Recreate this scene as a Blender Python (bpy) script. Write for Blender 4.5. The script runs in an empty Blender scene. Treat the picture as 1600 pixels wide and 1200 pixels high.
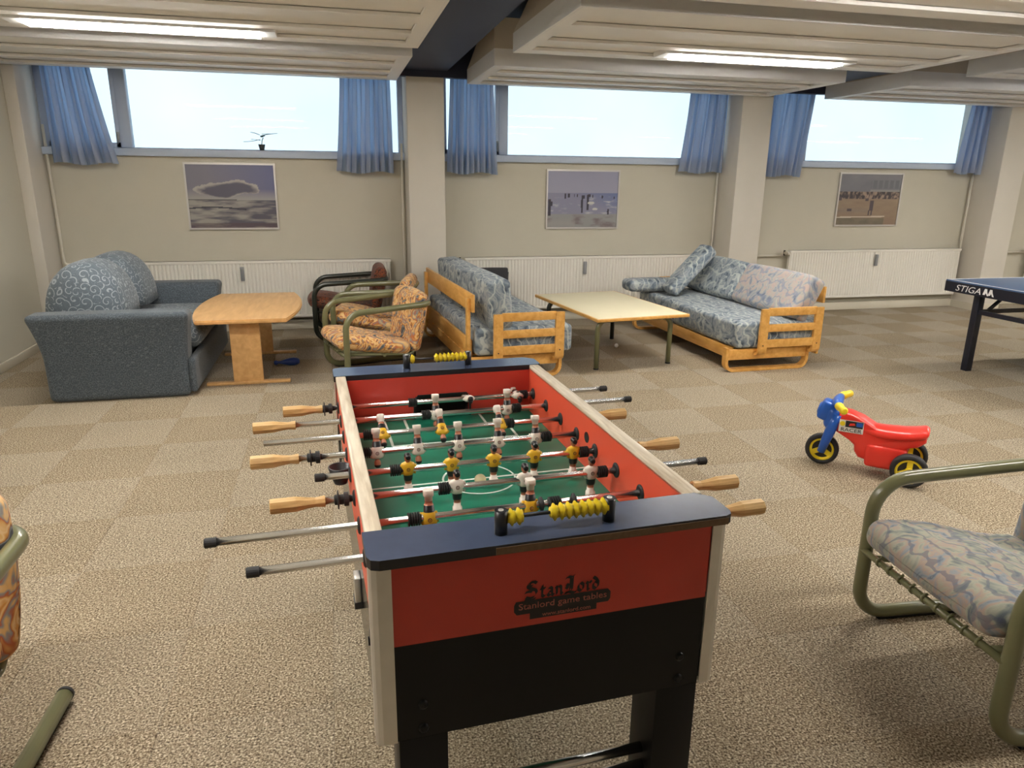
import bpy, bmesh, math, random
from mathutils import Vector, Matrix
random.seed(7)
S = bpy.context.scene
COL = S.collection
PI = math.pi
# ------------------------------------------------------------------ camera
F_PX, YAW, PITCH, ROLL, CAM_H = 1117.17, 0.2406494, 0.2793138, 0.0115479, 1.56339
def cam_axes():
    fwd = Vector((math.sin(YAW)*math.cos(PITCH), math.cos(YAW)*math.cos(PITCH), -math.sin(PITCH)))
    right = Vector((math.cos(YAW), -math.sin(YAW), 0)); up = right.cross(fwd)
    r = math.cos(ROLL)*right + math.sin(ROLL)*up
    u = -math.sin(ROLL)*right + math.cos(ROLL)*up
    return r, u, fwd
CR, CU, CF = cam_axes()
cd = bpy.data.cameras.new('camera'); cam = bpy.data.objects.new('camera', cd); COL.objects.link(cam)
cd.sensor_width = 36; cd.lens = F_PX/1600*36; cd.clip_start = .05; cd.clip_end = 200
cam.matrix_world = Matrix(((CR.x, CU.x, -CF.x, 0), (CR.y, CU.y, -CF.y, 0), (CR.z, CU.z, -CF.z, CAM_H), (0, 0, 0, 1)))
S.camera = cam
# ------------------------------------------------------------------ world and light
wd = bpy.data.worlds.new('world'); S.world = wd; wd.use_nodes = True
bg = wd.node_tree.nodes['Background']; bg.inputs[0].default_value = (.60, .80, 1.0, 1); bg.inputs[1].default_value = 1.9
sun_d = bpy.data.lights.new('sun', 'SUN'); sun_d.energy = 9.0; sun_d.angle = .02; sun_d.color = (1, .97, .92)
sun = bpy.data.objects.new('sun', sun_d); COL.objects.link(sun)
sun.rotation_euler = (math.radians(50), 0, math.radians(-12))   # shines over the roof onto the yard beyond the windows
LAMP = 72.0
S.view_settings.view_transform = 'Standard'; S.view_settings.look = 'None'
S.view_settings.exposure = -0.15; S.view_settings.gamma = 1.0; S.view_settings.use_curve_mapping = False

# ------------------------------------------------------------------ materials
def new_mat(name):
    m = bpy.data.materials.new(name); m.use_nodes = True
    nt = m.node_tree; b = nt.nodes['Principled BSDF']
    return m, nt, b
def plain(name, col, rough=.5, metal=0., spec=.5, bump=0., bscale=60., var=0., vscale=6., coat=0., sheen=0.):
    m, nt, b = new_mat(name)
    b.inputs['Base Color'].default_value = (*col, 1); b.inputs['Roughness'].default_value = rough
    b.inputs['Metallic'].default_value = metal; b.inputs['Specular IOR Level'].default_value = spec
    b.inputs['Coat Weight'].default_value = coat; b.inputs['Sheen Weight'].default_value = sheen
    tc = nt.nodes.new('ShaderNodeTexCoord')
    if var > 0:
        n = nt.nodes.new('ShaderNodeTexNoise'); n.inputs['Scale'].default_value = vscale; n.inputs['Detail'].default_value = 4
        nt.links.new(tc.outputs['Object'], n.inputs['Vector'])
        mx = nt.nodes.new('ShaderNodeMix'); mx.data_type = 'RGBA'
        mx.inputs['A'].default_value = (*[c*(1-var) for c in col], 1); mx.inputs['B'].default_value = (*[min(1, c*(1+var)) for c in col], 1)
        nt.links.new(n.outputs['Fac'], mx.inputs['Factor']); nt.links.new(mx.outputs['Result'], b.inputs['Base Color'])
    if bump > 0:
        n = nt.nodes.new('ShaderNodeTexNoise'); n.inputs['Scale'].default_value = bscale; n.inputs['Detail'].default_value = 3
        nt.links.new(tc.outputs['Object'], n.inputs['Vector'])
        bp = nt.nodes.new('ShaderNodeBump'); bp.inputs['Strength'].default_value = bump; bp.inputs['Distance'].default_value = .004
        nt.links.new(n.outputs['Fac'], bp.inputs['Height']); nt.links.new(bp.outputs['Normal'], b.inputs['Normal'])
    return m
def ramp_node(nt, stops, interp='LINEAR'):
    r = nt.nodes.new('ShaderNodeValToRGB'); cr = r.color_ramp; cr.interpolation = interp
    while len(cr.elements) > 1: cr.elements.remove(cr.elements[-1])
    cr.elements[0].position = stops[0][0]; cr.elements[0].color = (*stops[0][1], 1)
    for p, c in stops[1:]:
        e = cr.elements.new(p); e.color = (*c, 1)
    return r
def carpet(name, k, sheen, tint=(1, 1, 1)):
    m, nt, b = new_mat(name)
    g = nt.nodes.new('ShaderNodeNewGeometry')
    n = nt.nodes.new('ShaderNodeTexNoise'); n.inputs['Scale'].default_value = 150; n.inputs['Detail'].default_value = 2.5; n.inputs['Roughness'].default_value = .65
    nt.links.new(g.outputs['Position'], n.inputs['Vector'])
    c = lambda r, gg, bb: (r*k*tint[0], gg*k*tint[1], bb*k*tint[2])
    r = ramp_node(nt, [(.33, c(.050, .034, .020)), (.46, c(.27, .212, .148)), (.55, c(.42, .345, .255)), (.68, c(.84, .74, .58))])
    nt.links.new(n.outputs['Fac'], r.inputs['Fac'])
    n2 = nt.nodes.new('ShaderNodeTexNoise'); n2.inputs['Scale'].default_value = 1.7; n2.inputs['Detail'].default_value = 5
    nt.links.new(g.outputs['Position'], n2.inputs['Vector'])
    mr = nt.nodes.new('ShaderNodeMapRange'); mr.inputs['To Min'].default_value = .86; mr.inputs['To Max'].default_value = 1.12
    nt.links.new(n2.outputs['Fac'], mr.inputs['Value'])
    vm = nt.nodes.new('ShaderNodeVectorMath'); vm.operation = 'SCALE'
    nt.links.new(r.outputs['Color'], vm.inputs[0]); nt.links.new(mr.outputs['Result'], vm.inputs['Scale'])
    nt.links.new(vm.outputs['Vector'], b.inputs['Base Color'])
    b.inputs['Roughness'].default_value = .95; b.inputs['Specular IOR Level'].default_value = .1
    b.inputs['Sheen Weight'].default_value = sheen; b.inputs['Sheen Roughness'].default_value = .5
    bp = nt.nodes.new('ShaderNodeBump'); bp.inputs['Strength'].default_value = .5; bp.inputs['Distance'].default_value = .005
    nt.links.new(n.outputs['Fac'], bp.inputs['Height']); nt.links.new(bp.outputs['Normal'], b.inputs['Normal'])
    return m
def fabric_noise(name, stops, scale, distortion, rough=.9, stretch=(1, 1, 1), lines=None, detail=3., sheen=.15, interp='LINEAR'):
    m, nt, b = new_mat(name)
    tc = nt.nodes.new('ShaderNodeTexCoord'); mp = nt.nodes.new('ShaderNodeMapping'); mp.inputs['Scale'].default_value = stretch
    nt.links.new(tc.outputs['Object'], mp.inputs['Vector'])
    n = nt.nodes.new('ShaderNodeTexNoise'); n.inputs['Scale'].default_value = scale; n.inputs['Detail'].default_value = detail; n.inputs['Distortion'].default_value = distortion
    nt.links.new(mp.outputs['Vector'], n.inputs['Vector'])
    r = ramp_node(nt, stops, interp); nt.links.new(n.outputs['Fac'], r.inputs['Fac'])
    out = r.outputs['Color']
    if lines:
        lscale, lcol, lo, hi, fac = lines
        w = nt.nodes.new('ShaderNodeTexWave'); w.inputs['Scale'].default_value = lscale; w.inputs['Distortion'].default_value = 9; w.inputs['Detail'].default_value = 2.5; w.inputs['Detail Scale'].default_value = 1.6
        nt.links.new(mp.outputs['Vector'], w.inputs['Vector'])
        mr = nt.nodes.new('ShaderNodeMapRange'); mr.inputs['From Min'].default_value = lo; mr.inputs['From Max'].default_value = hi; mr.inputs['To Max'].default_value = fac
        nt.links.new(w.outputs['Fac'], mr.inputs['Value'])
        mx = nt.nodes.new('ShaderNodeMix'); mx.data_type = 'RGBA'; mx.inputs['B'].default_value = (*lcol, 1)
        nt.links.new(mr.outputs['Result'], mx.inputs['Factor']); nt.links.new(out, mx.inputs['A']); out = mx.outputs['Result']
    nt.links.new(out, b.inputs['Base Color'])
    b.inputs['Roughness'].default_value = rough; b.inputs['Specular IOR Level'].default_value = .2; b.inputs['Sheen Weight'].default_value = sheen
    n3 = nt.nodes.new('ShaderNodeTexNoise'); n3.inputs['Scale'].default_value = 400
    nt.links.new(tc.outputs['Object'], n3.inputs['Vector'])
    bp = nt.nodes.new('ShaderNodeBump'); bp.inputs['Strength'].default_value = .2; bp.inputs['Distance'].default_value = .002
    nt.links.new(n3.outputs['Fac'], bp.inputs['Height']); nt.links.new(bp.outputs['Normal'], b.inputs['Normal'])
    return m
def swirl_fabric(name, base, line, scale, amount, speckle=.35):
    """slate velour with paler spiral curls woven in"""
    m, nt, b = new_mat(name); N = nt.nodes.new; L = nt.links.new
    tc = N('ShaderNodeTexCoord')
    v = N('ShaderNodeTexVoronoi'); v.inputs['Scale'].default_value = scale; v.inputs['Randomness'].default_value = .8
    L(tc.outputs['Object'], v.inputs['Vector'])
    sub = N('ShaderNodeVectorMath'); sub.operation = 'SUBTRACT'; L(tc.outputs['Object'], sub.inputs[0]); L(v.outputs['Position'], sub.inputs[1])
    sp = N('ShaderNodeSeparateXYZ'); L(sub.outputs['Vector'], sp.inputs[0])
    ad = N('ShaderNodeMath'); ad.operation = 'ADD'; L(sp.outputs['X'], ad.inputs[0]); L(sp.outputs['Y'], ad.inputs[1])
    at = N('ShaderNodeMath'); at.operation = 'ARCTAN2'; L(sp.outputs['Z'], at.inputs[0]); L(ad.outputs[0], at.inputs[1])
    ln = N('ShaderNodeVectorMath'); ln.operation = 'LENGTH'; L(sub.outputs['Vector'], ln.inputs[0])
    ml = N('ShaderNodeMath'); ml.operation = 'MULTIPLY_ADD'; ml.inputs[1].default_value = scale*13; L(ln.outputs['Value'], ml.inputs[0]); L(at.outputs[0], ml.inputs[2])
    sn = N('ShaderNodeMath'); sn.operation = 'SINE'; L(ml.outputs[0], sn.inputs[0])
    mr = N('ShaderNodeMapRange'); mr.inputs['From Min'].default_value = .72; mr.inputs['From Max'].default_value = .95; mr.inputs['To Max'].default_value = amount
    L(sn.outputs[0], mr.inputs['Value'])
    n = N('ShaderNodeTexNoise'); n.inputs['Scale'].default_value = 190; n.inputs['Detail'].default_value = 2; L(tc.outputs['Object'], n.inputs['Vector'])
    r = ramp_node(nt, [(.35, tuple(c*(1-speckle) for c in base)), (.55, base), (.72, tuple(min(1, c*(1+2.2*speckle)) for c in base))]); L(n.outputs['Fac'], r.inputs['Fac'])
    mx = N('ShaderNodeMix'); mx.data_type = 'RGBA'; mx.inputs['B'].default_value = (*line, 1)
    L(mr.outputs['Result'], mx.inputs['Factor']); L(r.outputs['Color'], mx.inputs['A']); L(mx.outputs['Result'], b.inputs['Base Color'])
    b.inputs['Roughness'].default_value = .85; b.inputs['Specular IOR Level'].default_value = .2; b.inputs['Sheen Weight'].default_value = .25; b.inputs['Sheen Roughness'].default_value = .4
    return m
def wood(name, c0, c1, scale=3., rough=.4, axis=(1, 12, 12), coat=.1):
    m, nt, b = new_mat(name); N = nt.nodes.new; L = nt.links.new
    tc = N('ShaderNodeTexCoord'); mp = N('ShaderNodeMapping'); mp.inputs['Scale'].default_value = axis; L(tc.outputs['Object'], mp.inputs['Vector'])
    n = N('ShaderNodeTexNoise'); n.inputs['Scale'].default_value = scale; n.inputs['Detail'].default_value = 6; n.inputs['Distortion'].default_value = .6; L(mp.outputs['Vector'], n.inputs['Vector'])
    r = ramp_node(nt, [(.3, c0), (.7, c1)]); L(n.outputs['Fac'], r.inputs['Fac']); L(r.outputs['Color'], b.inputs['Base Color'])
    b.inputs['Roughness'].default_value = rough; b.inputs['Coat Weight'].default_value = coat
    return m
def emit(name, col, s):
    m, nt, b = new_mat(name); b.inputs['Base Color'].default_value = (0.8, .8, .8, 1)
    b.inputs['Emission Color'].default_value = (*col, 1); b.inputs['Emission Strength'].default_value = s
    return m
def glass_mat():
    m = bpy.data.materials.new('window_glass'); m.use_nodes = True; nt = m.node_tree; nt.nodes.clear()
    o = nt.nodes.new('ShaderNodeOutputMaterial'); t = nt.nodes.new('ShaderNodeBsdfTransparent'); t.inputs[0].default_value = (.95, .975, .98, 1)
    g = nt.nodes.new('ShaderNodeBsdfGlossy'); g.inputs['Roughness'].default_value = .02
    lw = nt.nodes.new('ShaderNodeLayerWeight'); pw = nt.nodes.new('ShaderNodeMath'); pw.operation = 'POWER'; pw.inputs[1].default_value = 5; nt.links.new(lw.outputs['Facing'], pw.inputs[0])
    f = nt.nodes.new('ShaderNodeMath'); f.operation = 'MULTIPLY_ADD'; f.inputs[1].default_value = .9; f.inputs[2].default_value = .002; nt.links.new(pw.outputs[0], f.inputs[0])
    x = nt.nodes.new('ShaderNodeMixShader'); nt.links.new(f.outputs[0], x.inputs[0]); nt.links.new(t.outputs[0], x.inputs[1]); nt.links.new(g.outputs[0], x.inputs[2]); nt.links.new(x.outputs[0], o.inputs[0])
    return m
def curtain_mat():
    m = bpy.data.materials.new('blue_curtain'); m.use_nodes = True; nt = m.node_tree; nt.nodes.clear()
    N = nt.nodes.new; L = nt.links.new
    o = N('ShaderNodeOutputMaterial'); d = N('ShaderNodeBsdfDiffuse'); t = N('ShaderNodeBsdfTranslucent'); x = N('ShaderNodeMixShader'); x.inputs[0].default_value = .5
    tc = N('ShaderNodeTexCoord'); n = N('ShaderNodeTexNoise'); n.inputs['Scale'].default_value = 250; L(tc.outputs['Object'], n.inputs['Vector'])
    r = ramp_node(nt, [(.3, (.50, .52, .58)), (.7, (.60, .61, .66))]); L(n.outputs['Fac'], r.inputs['Fac'])
    L(r.outputs['Color'], d.inputs[0]); t.inputs[0].default_value = (.36, .56, .85, 1)
    L(d.outputs[0], x.inputs[1]); L(t.outputs[0], x.inputs[2]); L(x.outputs[0], o.inputs[0])
    return m
def vcol_mat(name):
    m, nt, b = new_mat(name); a = nt.nodes.new('ShaderNodeVertexColor'); a.layer_name = 'print'
    nt.links.new(a.outputs['Color'], b.inputs['Base Color']); b.inputs['Roughness'].default_value = .35
    return m
M = {}
M['wall'] = plain('wall_paint', (.60, .565, .465), .8, bump=.08, bscale=120, var=.04, vscale=1.5)
M['lower_wall'] = plain('lower_wall_paint', (.575, .54, .445), .7, bump=.05, bscale=90, var=.03)
M['column'] = plain('column_paint', (.66, .62, .55), .75, bump=.05, bscale=150, var=.03)
M['skirt'] = plain('baseboard_paint', (.66, .61, .50), .5)
M['slab'] = plain('navy_ceiling_paint', (.020, .026, .055), .6, bump=.1, bscale=30, var=.2, vscale=3)
M['beam'] = plain('navy_beam_paint', (.026, .033, .068), .6, bump=.1, bscale=30, var=.15, vscale=3)
M['raft'] = plain('white_raft_paint', (.85, .845, .82), .55, bump=.05, bscale=40, var=.03, vscale=2)
M['raft_side'] = plain('raft_edge_paint', (.80, .80, .80), .55, var=.03)
M['raft_top'] = plain('raft_upper_board', (.55, .49, .40), .7, var=.06)
M['carpet_a'] = carpet('carpet_pile_lit', .88, .15, (1, 1, .96))  # one carpet: tone and sheen imitate light caught by the pile direction
M['carpet_b'] = carpet('carpet_pile_shaded', .865, 0, (1, .99, .94))  # same carpet with the pile turned, its shade put into the tone
M['underlay'] = plain('carpet_underlay', (.12, .10, .08), .9, var=.1)
M['diffuser'] = emit('lamp_diffuser', (1.0, .955, .885), LAMP)
M['louvre'] = plain('lamp_louvre', (.8, .78, .7), .4, var=.02)
M['fixture'] = plain('lamp_housing', (.75, .75, .73), .4, var=.02)
M['glass'] = glass_mat()
M['frame'] = plain('window_frame_paint', (.50, .58, .72), .45, var=.04)
M['curtain'] = curtain_mat()
M['yard'] = plain('yard_paving', (.82, .83, .84), .8, var=.05, vscale=2)
M['render_wall'] = plain('yard_pale_render', (.275, .325, .355), .8, var=.3, vscale=.25)
M['soffit'] = plain('soffit_board', (.72, .78, .82), .7, var=.03)
M['rad'] = plain('radiator_enamel', (.80, .77, .70), .4, var=.02)
M['pipe'] = plain('pipe_paint', (.66, .62, .53), .45, var=.02)
M['meter'] = plain('heat_meter_grey', (.30, .31, .32), .4, metal=.3, var=.05)
M['black'] = plain('black_plastic', (.012, .012, .014), .35, var=.1)
M['rubber'] = plain('black_rubber', (.015, .015, .016), .6, var=.1)
M['chrome'] = plain('chrome_rod', (.72, .72, .72), .24, metal=1, var=.04, vscale=30)
M['alu'] = plain('aluminium_strip', (.66, .64, .60), .38, metal=.75, var=.08, vscale=20)
M['red'] = plain('red_laminate', (.56, .05, .033), .32, var=.05, vscale=9)
M['red_lit'] = plain('red_laminate_lit', (.74, .095, .045), .4, var=.05, vscale=9)  # same red laminate, brightened in colour where light strikes the side walls
M['blacklam'] = plain('black_laminate', (.006, .006, .007), .35, var=.1, spec=.22)
M['blackside'] = plain('black_gloss_laminate', (.008, .008, .009), .16, var=.1)
M['navycap'] = plain('navy_laminate_cap', (.054, .072, .125), .2, var=.12, vscale=25, spec=.6)  # navy base lightened towards blue in place of sheen reflected from the windows
M['capedge'] = plain('cap_edge_black', (.012, .012, .016), .4, var=.1)
M['chipboard'] = plain('chipboard_edge', (.16, .10, .06), .9, var=.3, vscale=90)
M['rail'] = wood('worn_plywood_rail', (.48, .38, .26), (.80, .72, .58), 4, .45, (14, 1.2, 14))
M['field'] = plain('green_pitch', (.012, .17, .105), .32, var=.15, vscale=5)
M['lines'] = plain('white_pitch_lines', (.70, .78, .72), .5, var=.05)
M['handle'] = wood('turned_wood_handle', (.50, .29, .10), (.76, .52, .23), 5, .4, (2, 20, 20))
M['yellow'] = plain('yellow_plastic', (.85, .62, .02), .35, var=.06, vscale=40)
M['p_white'] = plain('player_white', (.80, .74, .66), .4, var=.05)
M['p_yellow'] = plain('player_yellow', (.80, .48, .03), .4, var=.05)
M['p_black'] = plain('player_black', (.012, .012, .014), .35, var=.1)
M['p_skin'] = plain('player_skin', (.42, .16, .09), .45, var=.1)
M['p_badge'] = plain('player_badge', (.10, .03, .02), .5, var=.2)
M['ballm'] = plain('cream_ball', (.78, .70, .42), .4, var=.03)
M['whiteball'] = plain('white_ball', (.85, .84, .80), .4, var=.02)
M['logo_black'] = plain('logo_black_print', (.010, .007, .008), .4, var=.1)
M['logo_red'] = plain('logo_red_print', (.45, .13, .10), .4, var=.1)
M['blue_velour'] = swirl_fabric('slate_blue_velour', (.075, .092, .110), (.22, .25, .28), 30, .32)
M['blue_swirl'] = swirl_fabric('slate_blue_swirls', (.115, .142, .168), (.36, .40, .43), 15, .75, .18)
M['orange'] = fabric_noise('orange_floral_fabric', [(.30, (.06, .065, .075)), (.37, (.24, .25, .24)), (.41, (.26, .08, .035)), (.45, (.66, .32, .08)), (.50, (.78, .55, .28)), (.54, (.70, .40, .13)), (.58, (.48, .13, .05)), (.62, (.28, .29, .28)), (.67, (.74, .46, .18)), (.76, (.70, .56, .34))], 6.0, 3.0, detail=2.2)
M['rust'] = fabric_noise('dark_rust_fabric', [(.30, (.012, .010, .010)), (.42, (.07, .035, .025)), (.50, (.28, .07, .025)), (.58, (.055, .04, .035)), (.70, (.16, .10, .06))], 14, 3.0)
M['bluepat'] = fabric_noise('blue_abstract_fabric', [(.28, (.060, .078, .105)), (.40, (.15, .19, .235)), (.48, (.25, .295, .33)), (.54, (.36, .39, .40)), (.60, (.20, .24, .29)), (.66, (.30, .34, .36)), (.74, (.48, .48, .43))], 6.5, 2.0, lines=(4.5, (.50, .54, .52), .84, .93, .75))
M['pinkpat'] = fabric_noise('pastel_abstract_fabric', [(.28, (.13, .16, .24)), (.40, (.30, .33, .38)), (.47, (.44, .42, .38)), (.54, (.50, .38, .34)), (.62, (.36, .38, .40)), (.74, (.55, .52, .42))], 6.5, 2.0, lines=(4.5, (.22, .26, .36), .86, .94, .6))
M['pastel'] = fabric_noise('muted_pastel_fabric', [(.28, (.08, .10, .13)), (.38, (.20, .22, .20)), (.46, (.33, .33, .26)), (.53, (.36, .27, .22)), (.60, (.24, .27, .29)), (.68, (.12, .15, .20)), (.78, (.42, .41, .31))], 7.5, 1.8, stretch=(1, 1.6, 1), lines=(4.5, (.10, .11, .16), .87, .94, .6))
M['birch'] = wood('honey_birch', (.66, .32, .065), (.84, .48, .14), 3, .35, (8, 2, 8))
M['beech'] = wood('beech_veneer', (.60, .33, .12), (.74, .45, .19), 2.5, .35, (9, 1.5, 9))
M['creamtop'] = plain('cream_laminate', (.78, .71, .50), .4, var=.05, vscale=3)
M['olive'] = plain('olive_tube_enamel', (.155, .155, .075), .28, coat=.3, var=.06, vscale=30)
M['darktube'] = plain('dark_olive_tube_enamel', (.022, .026, .020), .3, coat=.3, var=.1)
M['darkgrey'] = plain('dark_grey_fabric', (.035, .035, .038), .8, var=.3, vscale=60)
M['bluepin'] = plain('blue_skittle_plastic', (.012, .045, .24), .3, var=.05)
M['tt_top'] = plain('blue_table_tennis_top', (.055, .115, .24), .3, var=.05)
M['tt_frame'] = plain('navy_black_steel', (.010, .013, .024), .35, var=.1)
M['tt_white'] = plain('white_paint_line', (.82, .82, .82), .4, var=.02)
M['toyred'] = plain('toy_red_plastic', (.78, .035, .022), .28, var=.04, coat=.2)
M['toyblue'] = plain('toy_blue_plastic', (.012, .105, .50), .28, var=.04, coat=.2)
M['toyyellow'] = plain('toy_yellow_plastic', (.86, .66, .02), .3, var=.04)
M['sticker'] = plain('sticker_white', (.75, .72, .68), .4, var=.05)
M['picframe'] = plain('silver_picture_frame', (.62, .60, .58), .35, metal=.5, var=.03)
M['print'] = vcol_mat('photo_print')
M['leaf'] = plain('dark_green_leaf', (.012, .045, .022), .45, var=.3, vscale=40)
M['potm'] = plain('dark_plant_pot', (.02, .025, .03), .5, var=.2)

# ------------------------------------------------------------------ mesh helpers
class MB:
    def __init__(s): s.v = []; s.f = []; s.m = []; s.sm = []
    def add(s, vs, fs, mi=0, smooth=False, mtx=None):
        o = len(s.v)
        s.v += [tuple(mtx @ Vector(p)) if mtx else tuple(p) for p in vs]
        for f in fs: s.f.append([i+o for i in f]); s.m.append(mi); s.sm.append(smooth)
        return s
    def box(s, x0, x1, y0, y1, z0, z1, mi=0, bev=0., mtx=None):
        if bev <= 0:
            vs = [(x0,y0,z0),(x1,y0,z0),(x1,y1,z0),(x0,y1,z0),(x0,y0,z1),(x1,y0,z1),(x1,y1,z1),(x0,y1,z1)]
            return s.add(vs, [(0,3,2,1),(4,5,6,7),(0,1,5,4),(1,2,6,5),(2,3,7,6),(3,0,4,7)], mi, False, mtx)
        bm = bmesh.new(); bmesh.ops.create_cube(bm, size=1)
        for v in bm.verts: v.co = Vector(((x0+x1)/2+v.co.x*(x1-x0), (y0+y1)/2+v.co.y*(y1-y0), (z0+z1)/2+v.co.z*(z1-z0)))
        bmesh.ops.bevel(bm, geom=bm.edges[:], offset=bev, segments=2, profile=.5, affect='EDGES')
        return s.bm(bm, mi, True, mtx)
    def bm(s, bm, mi=0, smooth=False, mtx=None):
        bm.verts.index_update()
        s.add([v.co[:] for v in bm.verts], [[v.index for v in f.verts] for f in bm.faces], mi, smooth, mtx); bm.free(); return s
    def prism(s, poly, axis, lo, hi, mi=0, mtx=None, smooth=False):
        """poly in the two other axes (in xyz order), extruded along axis"""
        def P(a, b, c): return {'x': (c, a, b), 'y': (a, c, b), 'z': (a, b, c)}[axis]
        n = len(poly)
        vs = [P(a, b, lo) for a, b in poly] + [P(a, b, hi) for a, b in poly]
        s.add(vs, [list(range(n))[::-1], list(range(n, 2*n))], mi, False, mtx)
        o = len(s.v)-2*n
        for i in range(n):
            j = (i+1) % n; s.f.append([o+i, o+j, o+n+j, o+n+i]); s.m.append(mi); s.sm.append(smooth)
        return s
    def tube(s, pts, r, seg=12, mi=0, caps=True, mtx=None, mcap=None):
        pts = [Vector(p) for p in pts]
        rs = r if isinstance(r, (list, tuple)) else [r]*len(pts)
        vs = []; n = len(pts); up = None
        for i, p in enumerate(pts):
            t = ((pts[min(i+1, n-1)]-pts[i]).normalized() + (pts[i]-pts[max(i-1, 0)]).normalized())
            t = t.normalized() if t.length > 1e-9 else Vector((0, 0, 1))
            if up is None: up = t.orthogonal().normalized()
            up = (up - t*up.dot(t))
            up = up.normalized() if up.length > 1e-9 else t.orthogonal().normalized()
            w = t.cross(up)
            for k in range(seg):
                a = 2*PI*k/seg; vs.append(p + rs[i]*(math.cos(a)*up + math.sin(a)*w))
        fs = [[i*seg+k, i*seg+(k+1) % seg, (i+1)*seg+(k+1) % seg, (i+1)*seg+k] for i in range(n-1) for k in range(seg)]
        s.add(vs, fs, mi, True, mtx)
        if caps:
            o = len(s.v)-n*seg; mc = mi if mcap is None else mcap
            s.f.append([o+k for k in range(seg)][::-1]); s.m.append(mc); s.sm.append(False)
            s.f.append([o+(n-1)*seg+k for k in range(seg)]); s.m.append(mc); s.sm.append(False)
        return s
    def lathe(s, prof, axis='z', seg=16, mi=0, mtx=None, smooth=True):
        """prof: list of (radius, height)"""
        vs = []
        for r, h in prof:
            for k in range(seg):
                a = 2*PI*k/seg; c, d = r*math.cos(a), r*math.sin(a)
                vs.append({'z': (c, d, h), 'x': (h, c, d), 'y': (c, h, d)}[axis])
        n = len(prof)
        fs = [[i*seg+k, i*seg+(k+1) % seg, (i+1)*seg+(k+1) % seg, (i+1)*seg+k] for i in range(n-1) for k in range(seg)]
        s.add(vs, fs, mi, smooth, mtx); o = len(s.v)-n*seg
        s.f.append([o+k for k in range(seg)]); s.m.append(mi); s.sm.append(False)
        s.f.append([o+(n-1)*seg+k for k in range(seg)]); s.m.append(mi); s.sm.append(False)
        return s
    def cushion(s, sx, sy, sz, r, puff=.02, n=8, mi=0, mtx=None, fn=None):
        """rounded, slightly inflated box centred on the origin"""
        h = Vector((sx/2, sy/2, sz/2)); r = min(r, h.x*.98, h.y*.98, h.z*.98)
        bm = bmesh.new(); bmesh.ops.create_cube(bm, size=2)
        bmesh.ops.subdivide_edges(bm, edges=bm.edges[:], cuts=n*2-1, use_grid_fill=True)
        for v in bm.verts:
            q = []
            for c, hh in zip(v.co, h):
                a = abs(c); k = .62            # 38 % of the grid goes to the rounding
                q.append(math.copysign(a/k*(hh-r) if a < k else (hh-r) + r*math.tan((a-k)/(1-k)*PI/4), c))
            q = Vector(q); core = Vector([max(-(hh-r), min(hh-r, c)) for c, hh in zip(q, h)]); d = q-core
            p = core + (d.normalized()*r if d.length > 1e-9 else d)
            e = [1-(abs(c)/hh)**2 for c, hh in zip(p, h)]
            p = p + Vector((math.copysign(puff*max(0, e[1])*max(0, e[2]), p.x)*(abs(p.x)/h.x)**3,
                            math.copysign(puff*max(0, e[0])*max(0, e[2]), p.y)*(abs(p.y)/h.y)**3,
                            math.copysign(puff*max(0, e[0])*max(0, e[1]), p.z)*(abs(p.z)/h.z)**3))
            v.co = fn(p) if fn else p
        bmesh.ops.recalc_face_normals(bm, faces=bm.faces[:])
        return s.bm(bm, mi, True, mtx)
    def mesh(s, name, mats):
        me = bpy.data.meshes.new(name); me.from_pydata(s.v, [], s.f)
        for m in mats: me.materials.append(M[m])
        for p, mi, sm in zip(me.polygons, s.m, s.sm): p.material_index = mi; p.use_smooth = sm
        me.update(); return me
    def build(s, name, mats, parent=None, loc=None, rot=None):
        if isinstance(mats, str): mats = [mats]
        return link(name, s.mesh(name, mats), parent, loc, rot)
def link(name, me, parent=None, loc=None, rot=None):
    o = bpy.data.objects.new(name, me); COL.objects.link(o)
    if parent: o.parent = parent
    if loc: o.location = loc
    if rot: o.rotation_euler = rot
    return o
def thing(name, label, cat, loc=(0, 0, 0), rz=0., group=None):
    o = bpy.data.objects.new(name, None); COL.objects.link(o); o.empty_display_size = .1
    o.location = loc; o.rotation_euler = (0, 0, rz); tag(o, label, cat, group); return o
def tag(o, label, cat, group=None):
    o['label'] = label; o['category'] = cat
    if group: o['group'] = group
    return o
def struct(o): o['kind'] = 'structure'; return o
def BX(*a, **k): return MB().box(*a, **k)
def T(x, y, z): return Matrix.Translation((x, y, z))
def RX(a): return Matrix.Rotation(a, 4, 'X')
def RY(a): return Matrix.Rotation(a, 4, 'Y')
def RZ(a): return Matrix.Rotation(a, 4, 'Z')
def fillet(pts, rad, n=6):
    """polyline with its inner corners rounded"""
    P = [Vector(p) for p in pts]; out = [P[0]]
    for i in range(1, len(P)-1):
        a, b, c = P[i-1], P[i], P[i+1]; u = (a-b).normalized(); w = (c-b).normalized()
        ang = u.angle(w); r = rad[i-1] if isinstance(rad, (list, tuple)) else rad
        d = min(r/math.tan(ang/2), (a-b).length*.49, (c-b).length*.49); p0, p1 = b+u*d, b+w*d
        rr = d*math.tan(ang/2); ctr = b + (u+w).normalized()*(rr/math.sin(ang/2))
        v0, v1 = p0-ctr, p1-ctr; tot = v0.angle(v1)
        for k in range(n+1):
            t = k/n
            out.append(ctr + (v0*math.sin((1-t)*tot)+v1*math.sin(t*tot))/math.sin(tot))
    out.append(P[-1]); return out
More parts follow.
